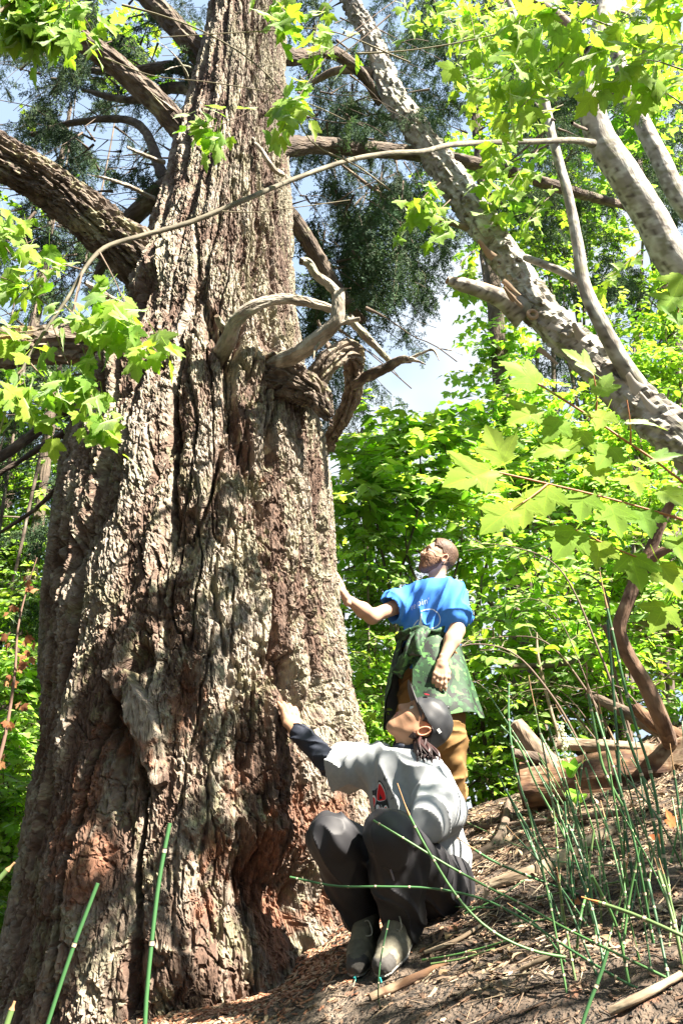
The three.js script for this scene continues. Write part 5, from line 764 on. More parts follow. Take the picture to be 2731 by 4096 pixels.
  part('sleeve', local(man, tube([J(1670, 2535, 4.82), J(1645, 2590, 4.81), J(1618, 2650, 4.84), J(1590, 2700, 4.88)], [0.026, 0.036, 0.038, 0.03], { seg: 18, step: 0.012, disp: crease })), camoRoll, jacket);
}
// ---- the seated woman
{
  const J = (x, y, F) => at(x, y, F);
  const RS = J(1495, 3062, 3.50), LS = J(1708, 3105, 3.34), RE = J(1322, 3052, 3.69), RW = J(1182, 2922, 3.82), LE = J(1772, 3255, 3.20), LW = J(1585, 3330, 3.16);
  const nb = J(1618, 3052, 3.45), chest = J(1610, 3190, 3.42), pel = J(1735, 3500, 3.45), RH = J(1655, 3560, 3.45), LH = J(1755, 3545, 3.35), RK = J(1330, 3352, 3.05), LK = J(1562, 3338, 2.96), RA = J(1440, 3655, 3.27), LA = J(1612, 3685, 3.17);
  const lady = thing('person', 'seated person in grey t-shirt, dark trousers and black cap, reaching up to the bark', 'person', null, V(pel.x, groundY(pel.x, pel.z), pel.z));
  const hc = J(1672, 2902, 3.44), hf = V(-0.56, 0.78, 0.26).normalize(), HF = frame(hc, V(0.84, 0.52, 0.05), hf), HS = 0.97, head = headField(HS);
  const body = [bone(along(RS, LS, 0.25), along(RH, LH, 0.2), 0.07, 0.085), bone(along(RS, LS, 0.75), along(RH, LH, 0.8), 0.07, 0.085), bone(nb, HF.to(0, -0.055, -0.02), 0.052, 0.050), bone(nb, along(RS, LS, 0.5), 0.055, 0.07), bone(RS, RE, 0.042, 0.036), bone(RE, RW, 0.037, 0.024), bone(LS, LE, 0.042, 0.036), bone(LE, LW, 0.037, 0.026), bone(RH, RK, 0.075, 0.055), bone(RK, RA, 0.05, 0.036), bone(LH, LK, 0.075, 0.055), bone(LK, LA, 0.05, 0.036)];
  const tone = skinTone([0.43, 0.245, 0.148], [0.45, 0.205, 0.12]);
  const headColor = (x, y, z) => { const [a, b, c] = HF.loc(x, y, z).map((v) => v / HS); let q = tone(x, y, z); if (c > 0.072 && Math.abs(a) < 0.023 && b < -0.040 && b > -0.0615) q = mixc(q, [0.42, 0.13, 0.12], 0.75); if (Math.abs(b + 0.0495) < 0.0014 && Math.abs(a) < 0.022 && c > 0.07) q = [0.16, 0.05, 0.045]; if (Math.abs(a) > 0.074 && c < 0.03) q = mixc(q, [0.55, 0.22, 0.13], 0.5); return q; };
  const touch = trunkHit(1150, 2850), tip = at(1143, 2800, touch.F - 0.02), RF = frame(RW, tip.clone().sub(RW).normalize(), V(0.25, 0.25, 1));
  const hr = handBones(RF, 0.95, [0.12, 0.30, 0.38, 0.42], 0.3, { side: -1, pts: [[0.016, 0.014, -0.004], [0.036, 0.045, -0.004], [0.036, 0.078, -0.006], [0.030, 0.104, -0.010]] }), LF = frame(LW, V(-0.1, -0.95, -0.3), V(0.2, 0.1, 0.9)), hl = handBones(LF, 0.95, 0.35, 0.2);
  const hw = (x, y, z) => smin(head(...HF.loc(x, y, z)), dBone(body[2], x, y, z), 0.035);
  part('body', local(lady, mergeGeometries([meshBones(body, 0.03, 0.010, { color: tone }), meshField(hw, hc.clone().subScalar(0.17), hc.clone().addScalar(0.17), 0.0030, headColor), meshBones(hr, 0.012, 0.003, { color: tone }), meshBones(hl, 0.012, 0.0035, { color: tone })])), skinMat, lady);
  eyeball(null, lady, HF.to(0.031 * HS, 0.016 * HS, 0.0772 * HS), HS, V().copy(HF.z).addScaledVector(HF.y, 0.35).normalize()); eyeball(null, lady, HF.to(-0.031 * HS, 0.016 * HS, 0.0772 * HS), HS, V().copy(HF.z).addScaledVector(HF.y, 0.35).normalize());
  const darkHair = std({ color: new THREE.Color().setRGB(0.035, 0.020, 0.020), roughness: 0.45 });
  for (const k of [-1, 1]) part('eyebrow', local(lady, tube([HF.to(k * 0.014 * HS, 0.040 * HS, 0.0925 * HS), HF.to(k * 0.032 * HS, 0.045 * HS, 0.087 * HS), HF.to(k * 0.049 * HS, 0.037 * HS, 0.072 * HS)], [0.0028, 0.0032, 0.0015], { seg: 6, step: 0.008 })), darkHair, lady);
  part('earring', local(lady, new THREE.SphereGeometry(0.004, 10, 8).translate(...HF.to(0.088 * HS, -0.032 * HS, -0.006 * HS).toArray())), std({ color: 0x111111, metalness: 0.8, roughness: 0.3 }), lady);
  { // hair: a mass at the nape with loose locks
    const hair = new THREE.Group(); hair.name = 'hair'; lady.add(hair);
    const scalp = (x, y, z) => { const [a, b, c] = HF.loc(x, y, z).map((v) => v / HS); const ear = Math.hypot(b + 0.004, c + 0.012) - 0.036; const keep = Math.max(c - 0.02 + 0.25 * (0.02 - b), -0.085 - b, Math.abs(a) > 0.062 ? -ear : -1); return Math.max(head(...HF.loc(x, y, z)) - 0.007 - 0.003 * pn(x * 90, y * 60, z * 90), keep * HS); };
    part('scalp_hair', local(lady, meshField(scalp, hc.clone().subScalar(0.17), hc.clone().addScalar(0.17), 0.0045)), darkHair, hair);
    reseed(909); const tints = [[0.018, 0.011, 0.010], [0.028, 0.015, 0.015], [0.045, 0.022, 0.021]].map((c) => std({ color: new THREE.Color().setRGB(...c), roughness: 0.4 }));
    for (let i = 0; i < 90; i++) {
      const a = HF.to(rr(0.03, 0.085), rr(-0.06, -0.015), rr(-0.085, -0.025)), e = J(rr(1660, 1765), rr(3020, 3070), rr(3.27, 3.36)), m = along(a, e, 0.5).add(V(rr(-0.02, 0.015), rr(-0.01, 0.01), rr(0.0, 0.03)));
      part('lock', local(lady, tube([a, m, e], [0.007, 0.007, 0.0012], { seg: 6, step: 0.012 })), tints[i % 3], hair);
    }
  }
  { // cap
    const cap = new THREE.Group(); cap.name = 'cap'; lady.add(cap);
    const capMat = std({ color: new THREE.Color().setRGB(0.020, 0.022, 0.026), roughness: 0.55 }), under = std({ color: new THREE.Color().setRGB(0.055, 0.053, 0.056), roughness: 0.8 });
    const crown = (x, y, z) => { const [a, b, c] = HF.loc(x, y, z).map((v) => v / HS); const q = (Math.hypot(a / 0.090, (b - 0.038) / 0.108, (c + 0.012) / 0.110) - 1) * 0.095, dent = 0.005 * pn(a * 20, b * 20, c * 20 + 3); const rim = 0.030 + 0.020 * (c / 0.1) - b - (c < -0.03 ? 0.55 * (-0.03 - c) : 0); const ear = Math.hypot(b + 0.004, c + 0.014) - 0.036; return Math.max(q - dent, rim, Math.abs(a) > 0.062 ? -ear : -1, -((Math.hypot(a / 0.080, (b - 0.036) / 0.097, (c + 0.012) / 0.099) - 1) * 0.09)) * HS; };
    part('crown', local(lady, meshField(crown, hc.clone().subScalar(0.18), hc.clone().addScalar(0.18), 0.0036)), capMat, cap);
    const brim = (lift) => { const nu = 20, nv = 10, pos = [], idx = []; for (let j = 0; j <= nv; j++) for (let i = 0; i <= nu; i++) { const u = i / nu * 2 - 1, t = j / nv, a = u * 1.15, x = Math.sin(a) * (0.080 + 0.004 * t), z0 = Math.cos(a) * 0.098 - 0.008, reach = 0.088 * Math.sqrt(Math.max(0, 1 - u * u * 0.98)); const p = HF.to(x * HS, (0.054 - 0.55 * x * x / 0.08 + 0.02 * t + lift) * HS, (z0 + reach * t) * HS); pos.push(p.x, p.y, p.z); } for (let j = 0; j < nv; j++) for (let i = 0; i < nu; i++) { const q = j * (nu + 1) + i; idx.push(q, q + 1, q + nu + 1, q + 1, q + nu + 2, q + nu + 1); } return geom(pos, idx); };
    part('brim', local(lady, mergeGeometries([brim(0.003), brim(0)])), under, cap);
    part('button', local(lady, new THREE.SphereGeometry(0.008, 10, 8).translate(...HF.to(0, 0.146 * HS, -0.012 * HS).toArray())), capMat, cap);
    const emb = std({ color: 0xc02030, roughness: 0.6 }), em = part('emblem', local(lady, new THREE.BoxGeometry(0.030, 0.016, 0.003).applyMatrix4(new THREE.Matrix4().lookAt(V(), V(0, -0.65, -0.75), V(0, 1, 0))).translate(0.01, 0.102 * HS, 0.086 * HS).applyMatrix4(HF.m)), emb, cap); em.userData.label = 'small red badge on the front of the cap';
    const white = std({ color: 0xd8d8d8, roughness: 0.6 }); for (let i = 0; i < 3; i++) part('stitching', local(lady, new THREE.BoxGeometry(0.002, 0.012, 0.004).translate(0.0865 * HS, (0.050) * HS, (-0.045 - i * 0.007) * HS).applyMatrix4(HF.m)), white, cap);
  }
  // dark undershirt: long sleeves and collar
  const navy = clothMat([0.012, 0.018, 0.034], 0.75), cuff = along(RE, RW, 0.93);
  const us = [bone(RS, RE, 0.040, 0.047), bone(RE, cuff, 0.047, 0.040), bone(along(RS, LS, 0.3), along(RH, LH, 0.25).add(V(-0.03, 0.05, 0.06)), 0.055, 0.10), bone(along(RS, LS, 0.7), along(RH, LH, 0.7).add(V(-0.03, 0.05, 0.06)), 0.055, 0.10), bone(LS, LE, 0.045, 0.050), bone(LE, along(LE, LW, 0.95), 0.054, 0.042), bone(nb.clone().add(V(0, -0.02, 0)), nb.clone().lerp(HF.to(0, -0.055, -0.02), 0.40), 0.072, 0.066)];
  { let f = folds(field(us, 0.03), 0.007, 16, RW.clone().sub(RS), 5); const nd = HF.to(0, -0.055, -0.02).sub(nb).normalize(); f = minus(f, field([bone(nb.clone().addScaledVector(nd, 0.015), nb.clone().addScaledVector(nd, 0.2), 0.053, 0.062)], 0.01)); const [a, b] = boxOf(us, 0.04); part('undershirt', local(lady, meshField(f, a, b, 0.0065, weave(0.12))), navy, lady); }
  // grey t-shirt
  const rs = along(RS, RE, 0.70), ls = along(LS, LE, 1.05), back = V(0.55, -0.1, -0.55).normalize(), hip = along(RH, LH, 0.55);
  const tee = [bone(along(RS, LS, 0.2), along(RS, LS, 0.2).lerp(RH, 0.60), 0.076, 0.108), bone(along(RS, LS, 0.8), along(RS, LS, 0.8).lerp(LH, 0.7), 0.076, 0.112), bone(along(RS, LS, 0.5), along(RS, LS, 0.5).lerp(hip, 0.62).add(V(0.02, 0, 0.02)), 0.078, 0.118), bone(RS, rs.clone().add(V(0, -0.018, 0.01)), 0.072, 0.100), bone(LS, along(LS, LE, 0.9), 0.072, 0.085), bone(along(LS, LE, 0.9), J(1715, 3275, 3.13), 0.085, 0.075), bone(along(RS, LS, 0.08), along(RS, LS, 0.92), 0.066), bone(J(1750, 3260, 3.42), J(1790, 3450, 3.48), 0.09, 0.08), bone(J(1800, 3440, 3.46), J(1830, 3575, 3.50), 0.085, 0.03), bone(nb.clone().add(V(0, -0.02, 0)), along(RS, LS, 0.5), 0.062, 0.08)];
  { let f = folds(field(tee, 0.05), 0.009, 7.5, V(-0.35, 1, 0.05), 21); const rd = RE.clone().sub(RS).normalize();
    f = minus(f, field([bone(rs.clone().addScaledVector(rd, -0.05), rs.clone().addScaledVector(rd, 0.2), 0.076, 0.095)], 0.01)); f = cut(f, rs, rd);
    const nd = HF.to(0, -0.055, -0.02).sub(nb).normalize(); f = minus(f, field([bone(nb.clone().addScaledVector(nd, 0.008), nb.clone().addScaledVector(nd, 0.2), 0.070, 0.11)], 0.01));
    const [a, b] = boxOf(tee, 0.05), shirt = part('tshirt', local(lady, meshField(f, a, b, 0.0065, weave(0.10))), clothMat([0.36, 0.384, 0.40], 0.95), lady);
    // print: red and black curved shapes with small birds and lettering
    const c = document.createElement('canvas'); c.width = 512; c.height = 620; const g = c.getContext('2d'); g.clearRect(0, 0, 512, 620);
    const sx = 512 / 1000, sy = 620 / 1210, M = (s) => s.split(' ').map((q) => q.split(',').map(Number)), T = ([x, y]) => [(x - 150) * sx * 1.0, (y - 340) * sy];
    const poly = (s, fill, stroke) => { const p = M(s).map(T); g.beginPath(); p.forEach((q, i) => { const n = p[(i + 1) % p.length], mx = (q[0] + n[0]) / 2, my = (q[1] + n[1]) / 2; i ? g.quadraticCurveTo(q[0], q[1], mx, my) : g.moveTo(mx, my); }); g.quadraticCurveTo(p[0][0], p[0][1], (p[0][0] + p[1][0]) / 2, (p[0][1] + p[1][1]) / 2); g.closePath(); if (fill) { g.fillStyle = fill; g.fill(); } if (stroke) { g.strokeStyle = stroke; g.lineWidth = 7; g.stroke(); } };
    const K = '#20242a', R = '#d8161c', Wt = '#dfe2e4';
    poly('330,700 420,670 520,690 600,620 600,450 660,440 760,560 850,760 890,980 940,1100 960,1380 1000,1450 900,1470 700,1500 450,1490 430,1420 330,1280 290,1120 290,900', K);
    poly('600,540 640,470 740,580 830,760 880,960 800,1020 580,1040 550,900', Wt); poly('610,560 650,520 740,640 820,790 870,980 760,1010 580,1020 560,880', R); poly('640,780 680,860 760,960 620,980 655,880', K);
    poly('310,820 470,810 530,900 550,1040 470,1240 440,1440 310,1130 290,980', Wt); poly('312,860 450,860 520,940 530,1060 470,1220 430,1400 320,1120 300,960', R); poly('440,1040 480,1100 440,1300 430,1180', '#7d0f14');
    poly('560,1110 640,1120 700,1260 780,1410 560,1240 540,1180', Wt); poly('620,1160 650,1170 730,1330 700,1310', R); poly('500,1340 560,1310 740,1370 700,1480 500,1470', Wt); poly('530,1370 580,1340 720,1380 640,1480 520,1450', R);
    poly('790,1180 850,1130 910,1180 930,1380 840,1460 800,1340', Wt); poly('815,1200 860,1170 900,1260 930,1370 850,1460 830,1320', R); poly('870,1340 920,1360 870,1440', K);
    g.strokeStyle = Wt; g.lineWidth = 5; g.beginPath(); g.moveTo(...T([700, 1120])); g.quadraticCurveTo(...T([760, 1250]), ...T([810, 1440])); g.stroke();
    poly('780,430 830,350 810,420 850,490 830,520 800,470', K); poly('905,720 930,610 920,680 940,720 900,760', K); poly('1005,1010 1060,955 1140,1010 1050,985 1020,1025', K);
    g.fillStyle = K; g.font = 'bold 30px serif'; g.save(); g.translate(...T([215, 1420])); g.rotate(0.75); g.fillText('UX', 0, 0); g.restore(); g.save(); g.translate(...T([120, 1440])); g.rotate(0.72); g.fillText('wmmtcaa', 20, 22); g.restore();
    const t = new THREE.CanvasTexture(c); t.colorSpace = THREE.SRGBColorSpace; t.magFilter = THREE.LinearFilter;
    shirt.updateWorldMatrix(true, false); const pc = J(1512, 3178, 3.30), o = new THREE.Object3D(); o.position.copy(pc); o.up.set(0.05, 1, 0); o.lookAt(pc.clone().add(V(-0.12, 0.1, 1)));
    const dg = new DecalGeometry(shirt, pc, o.rotation, V(0.128, 0.155, 0.22)), nr = dg.attributes.normal, dp = dg.attributes.position; for (let i = 0; i < dp.count; i++) dp.setXYZ(i, dp.getX(i) + nr.getX(i) * 0.0015, dp.getY(i) + nr.getY(i) * 0.0015, dp.getZ(i) + nr.getZ(i) * 0.0015);
    const pm = part('print', local(lady, dg), std({ map: t, transparent: true, polygonOffset: true, polygonOffsetFactor: -1, roughness: 0.7 }), lady); pm.userData.label = 'red and black emblem printed on the grey shirt'; }
  // trousers
  const tr = [bone(RH, RK, 0.100, 0.078), bone(RK, along(RK, RA, 0.55), 0.078, 0.077), bone(along(RK, RA, 0.55), RA, 0.077, 0.072), bone(LH, LK, 0.104, 0.080), bone(LK, along(LK, LA, 0.5), 0.080, 0.082), bone(along(LK, LA, 0.5), LA, 0.082, 0.074), bone(RH, LH, 0.12), bone(LH, J(1800, 3610, 3.45), 0.11, 0.07)];
  { const f = folds(field(tr, 0.03), 0.0065, 10, RA.clone().sub(RK).add(V(0.25, 0, 0)), 31), [a, b] = boxOf(tr, 0.04); part('trousers', local(lady, meshField(f, a, b, 0.006, weave(0.08))), clothMat([0.017, 0.017, 0.021], 0.62), lady);
    part('seam_piping', local(lady, tube([J(1560, 3475, 2.93), J(1575, 3520, 2.97), J(1600, 3570, 3.02), J(1635, 3605, 3.06)], [0.003, 0.004, 0.003], { seg: 6, step: 0.01 })), std({ color: 0x77757e }), lady); }
  // hiking shoes
  const shoe = (A, heelPx, toePx, name) => {
    const toe0 = J(...toePx), heel0 = J(...heelPx), toe = V(toe0.x, 0, toe0.z), heel = V(heel0.x, 0, heel0.z); toe.y = groundY(toe.x, toe.z) + 0.042; heel.y = groundY(heel.x, heel.z) + 0.045;
    const dir = toe.clone().sub(heel).normalize(), F = frame(heel, V(0, 1, 0), dir), len = toe.distanceTo(heel);
    const b = [bone(heel, along(heel, toe, 0.6), 0.040, 0.047), bone(along(heel, toe, 0.6), toe, 0.047, 0.036), bone(F.to(0, 0.02, 0), F.to(0, 0.085, 0.02), 0.042, 0.046), bone(F.to(0, 0.07, 0.05), along(heel, toe, 0.75), 0.042, 0.036)];
    const sh = part('shoe', local(lady, meshBones(b, 0.02, 0.004, { wrap: (f) => (x, y, z) => { const q = F.loc(x, y, z); return Math.max(f(x, y, z) - (q[1] < -0.02 ? 0.004 : 0) - 0.0015 * pn(x * 90, y * 90, z * 90), -0.042 - q[1]); }, color: (x, y, z) => { const q = F.loc(x, y, z), n = 1 + 0.2 * pn(x * 60, y * 60, z * 60); let c = [0.115, 0.108, 0.078]; if (q[2] > len * 0.97 - Math.abs(q[0]) * 0.4 && q[1] < 0.03) c = [0.055, 0.052, 0.048]; else if (q[2] > len * 0.80 && q[1] < 0.03) c = [0.19, 0.165, 0.12]; else if (pn(q[2] * 30, q[1] * 30, 4) > 0.2) c = [0.15, 0.14, 0.10]; if (q[1] < -0.018) c = [0.035, 0.035, 0.035]; if (q[1] < -0.016 && q[1] > -0.024) c = [0.24, 0.23, 0.21]; return c.map((v) => v * n); } })), std({ vertexColors: true, roughness: 0.85 }), lady);
    const lace = std({ color: new THREE.Color().setRGB(0.30, 0.30, 0.25) }), ins = (x, y, z) => F.to(x, y, z);
    for (let i = 0; i < 4; i++) part('lace', local(lady, tube([ins(-0.024, 0.058 - i * 0.009, 0.085 + i * 0.022), ins(0, 0.072 - i * 0.010, 0.092 + i * 0.022), ins(0.024, 0.058 - i * 0.009, 0.085 + i * 0.022)], [0.0025], { seg: 6, step: 0.008 })), lace, sh);
    part('lace', local(lady, tube([ins(0, 0.085, 0.075), ins(0.03, 0.10, 0.10), ins(0.045, 0.07, 0.13), ins(0.02, 0.06, 0.12), ins(-0.01, 0.08, 0.085)], [0.0022], { seg: 6, step: 0.008 })), lace, sh);
    const teal = std({ color: 0x1f8f90 }); part('sole_lug', local(lady, new THREE.BoxGeometry(0.006, 0.018, 0.012).translate(0, -0.03, len + 0.034).applyMatrix4(F.m)), teal, sh);
  };
  shoe(RA, [1475, 3735, 3.30], [1425, 3815, 3.12]); shoe(LA, [1625, 3745, 3.20], [1530, 3855, 3.02]);
}
// ---------------------------------------------------------------- what lies and grows on the slope
const groundHit = (px, py) => { for (let F = 0.6; F < 9; F += 0.01) { const p = at(px, py, F); if (p.y < groundY(p.x, p.z)) return p; } return at(px, py, 4); };
const onGround = (px, py, lift = 0) => { const p = groundHit(px, py); p.y = groundY(p.x, p.z) + lift; return p; };
// logs and sticks
const woodMat = std({ vertexColors: true, color: tint(0.85), bumpMap: barkBump, bumpScale: 0.004, roughness: 0.9 });
const logDisp = (amp) => (a, s, r) => amp * (pn(Math.cos(a) * 2.2, s * 3, Math.sin(a) * 2.2) * 1.6 + pn(Math.cos(a) * 7, s * 5, Math.sin(a) * 7) + 0.5 * pn(Math.cos(a) * 16, s * 14, Math.sin(a) * 16));
const rotten = limbColor([0.065, 0.030, 0.016], [0.17, 0.092, 0.045], [0.27, 0.20, 0.13], 0.15), strawWood = limbColor([0.19, 0.14, 0.09], [0.36, 0.28, 0.19], [0.30, 0.26, 0.18], 0.15), darkWood = limbColor([0.075, 0.052, 0.036], [0.15, 0.11, 0.078], [0.2, 0.19, 0.13], 0.14);
{
  const log = thing('fallen_log', 'thick rotting reddish log lying on the bank behind the horsetails', 'log');
  const y = (p, d) => { const g = groundY(p.x, p.z); p.y = Math.max(p.y, g + d); return p; };
  const pts = [y(at(2085, 3145, 4.55), 0.04), y(at(2250, 3140, 4.5), 0.05), y(at(2450, 3125, 4.45), 0.04), y(at(2640, 3110, 4.4), 0.02), y(at(2860, 3080, 4.3), 0.0)];
  part('log_body', tube(pts, [0.115, 0.12, 0.118, 0.112, 0.10], { seg: 44, step: 0.015, disp: logDisp(0.012), color: rotten, capStart: true, capColor: [0.10, 0.06, 0.035], bulge: 0.2 }), woodMat, log);
  part('snapped_branch', tube([pts[1].clone().add(V(-0.02, 0.05, 0.02)), at(2190, 3050, 4.52), at(2120, 2975, 4.55), at(2062, 2895, 4.58)], [0.06, 0.055, 0.05, 0.042], { seg: 22, step: 0.014, disp: logDisp(0.008), color: limbColor([0.13, 0.085, 0.052], [0.26, 0.195, 0.135], [0.42, 0.38, 0.31], 0.16), capColor: [0.55, 0.48, 0.36], bulge: 0.5 }), woodMat, log);
  part('branch_stub', tube([at(2190, 3050, 4.5), at(2120, 3030, 4.48), at(2050, 3010, 4.46)], [0.04, 0.032, 0.022], { seg: 14, step: 0.02, disp: logDisp(0.005), color: darkWood }), woodMat, log);
}
const stick = (label, list, rad, color, o = {}) => top(o.name || 'stick', tube(list, rad, { seg: o.seg || 10, step: o.step || 0.025, disp: logDisp((o.amp ?? 0.15) * rad[0]), color, capStart: true, capColor: o.cap }), woodMat, label, o.category || 'stick', o.group);
const lie = (list, lift) => list.map(([x, y]) => onGround(x, y, lift));
stick('long dark fallen trunk lying level among the bushes at right', path([[2120, 2590, 6.2], [2300, 2545, 6.1], [2500, 2525, 6.0], [2800, 2500, 5.9]]), [0.055, 0.06, 0.062, 0.06], darkWood, { name: 'fallen_log', category: 'log', seg: 18 });
stick('thin grey log lying across the top of the bank at far right', [at(2230, 2975, 4.9), at(2400, 2985, 4.8), at(2600, 3005, 4.7), at(2850, 3030, 4.6)], [0.034, 0.038, 0.04, 0.04], strawWood, { name: 'fallen_log', category: 'log', seg: 16 });
stick('dark broken log leaning on the bank by the right edge', [at(2350, 2780, 5.2), at(2500, 2850, 5.0), at(2640, 2920, 4.8), at(2860, 2990, 4.6)], [0.03, 0.036, 0.04, 0.045], darkWood, { name: 'fallen_log', category: 'log', seg: 14 });
stick('brown trunk-like branch rising from the bank at the right edge', [at(2860, 3080, 4.3), at(2731, 2960, 4.4), at(2620, 2900, 4.5), at(2540, 2830, 4.6)], [0.04, 0.04, 0.035, 0.03], rotten, { seg: 12, category: 'branch', name: 'fallen_branch' });
stick('pale peeled branch lying across the middle of the litter bank', lie([[1965, 3565], [2110, 3520], [2240, 3462], [2350, 3400], [2450, 3340]], 0.018), [0.020, 0.026, 0.026, 0.024, 0.018], strawWood, { seg: 14, cap: [0.5, 0.42, 0.3] });
stick('dark stick just behind the boots below the thick log', lie([[1850, 3195], [1940, 3205], [2040, 3215]], 0.02), [0.022, 0.022, 0.018], darkWood);
stick('short pale stick near the seated person', lie([[1870, 3440], [1960, 3410], [2080, 3350]], 0.014), [0.012, 0.014, 0.010], strawWood);
stick('straight stick under the thick log', lie([[1900, 3330], [2100, 3310], [2330, 3290], [2500, 3270]], 0.016), [0.012, 0.014, 0.014, 0.012], darkWood);
stick('grey stick at the bottom right corner', lie([[2440, 4080], [2560, 4020], [2731, 3940]], 0.012), [0.009, 0.010, 0.008], strawWood);
stick('thin pale root on the litter at the foot of the trunk', lie([[740, 4010], [860, 3960], [960, 3925], [1050, 3880]], 0.010), [0.006, 0.009, 0.008, 0.004], strawWood, { name: 'root', category: 'root' });
stick('broken reddish bark strip lying at bottom centre', lie([[1480, 4010], [1650, 3935], [1790, 3860]], 0.008), [0.012, 0.016, 0.008], rotten);
stick('pale twig lying right of the near shoe', lie([[1700, 3830], [1820, 3780], [1960, 3690]], 0.010), [0.007, 0.008, 0.004], strawWood);
stick('thin straw-coloured twig above the bottom right leaves', lie([[2080, 3900], [2200, 3840], [2300, 3740]], 0.010), [0.006, 0.007, 0.004], strawWood);
stick('slender grey dead stem standing among the bushes', path([[2235, 2960, 5.2], [2180, 2760, 5.2], [2150, 2620, 5.2], [2145, 2530, 5.2]]), [0.012, 0.011, 0.009, 0.005], strawWood, { category: 'stick', name: 'dead_stick' });
stick('dead sloping branch in front of the bushes behind the man', path([[2050, 2665, 5.4], [2200, 2660, 5.4], [2300, 2640, 5.4], [2420, 2600, 5.3]]), [0.018, 0.022, 0.02, 0.012], darkWood, { category: 'branch', name: 'dead_branch' });
// the crooked brown stem at the right
{
  const g = thing('shrub', 'crooked brown forked shrub stem at right edge, rising from the bank', 'shrub');
  part('stem', tube([onGround(2690, 3010, -0.03), ...path([[2640, 2870, 4.05], [2575, 2730, 4.0], [2510, 2620, 3.95], [2476, 2520, 3.9], [2510, 2400, 3.85], [2576, 2257, 3.8], [2620, 2150, 3.75], [2663, 2048, 3.7], [2720, 1950, 3.6]])], [0.042, 0.038, 0.036, 0.034, 0.034, 0.032, 0.034, 0.026, 0.022, 0.016], { seg: 18, step: 0.018, disp: logDisp(0.004), color: limbColor([0.085, 0.048, 0.030], [0.19, 0.115, 0.072], [0.30, 0.22, 0.15], 0.15) }), woodMat, g);
  part('limb', tube(path([[2576, 2257, 3.8], [2640, 2210, 3.75], [2731, 2160, 3.7], [2850, 2080, 3.6]]), [0.024, 0.022, 0.02, 0.014], { seg: 14, step: 0.02, color: limbColor([0.085, 0.048, 0.030], [0.19, 0.115, 0.072]) }), woodMat, g);
  part('limb', tube(path([[2500, 2620, 3.95], [2450, 2560, 3.95], [2412, 2500, 3.95]]), [0.026, 0.02, 0.012], { seg: 12, step: 0.02, color: limbColor([0.07, 0.042, 0.028], [0.14, 0.09, 0.06]) }), woodMat, g);
}
// dead sapling with orange leaves at the left edge
{
  const g = thing('dead_sapling', 'thin dead sapling with orange withered leaves left of the trunk', 'sapling');
  const pts = path([[-60, 3250, 3.6], [20, 2950, 3.6], [60, 2700, 3.6], [75, 2500, 3.6], [120, 2320, 3.6], [150, 2230, 3.6]]); const b = pts[0].clone(); b.y = groundY(b.x, b.z); pts.unshift(b);
  part('stem', tube(pts, [0.010, 0.009, 0.008, 0.006, 0.005, 0.003, 0.002], { seg: 7, step: 0.05 }), std({ color: new THREE.Color().setRGB(0.15, 0.09, 0.065) }), g);
  const m = [[0.26, 0.11, 0.04], [0.20, 0.075, 0.03], [0.30, 0.15, 0.06]].map((c) => leafMat(c, 0.3)); reseed(63);
  for (const [x, y, n] of [[120, 2330, 6], [45, 2450, 3], [40, 2560, 4], [110, 2630, 5], [90, 2650, 4], [20, 2880, 5], [100, 2800, 3], [30, 2700, 3], [10, 3040, 4], [130, 2560, 3]]) for (let i = 0; i < n; i++) part('withered_leaf', mapleGeos[i % 4], m[i % 3], g).applyMatrix4(xform(at(x + rr(-30, 30), y + rr(-30, 30), rr(3.5, 3.65)), V(gauss(), -1, gauss()), V(gauss(), 0.5, 1), rr(0.022, 0.04)));
}
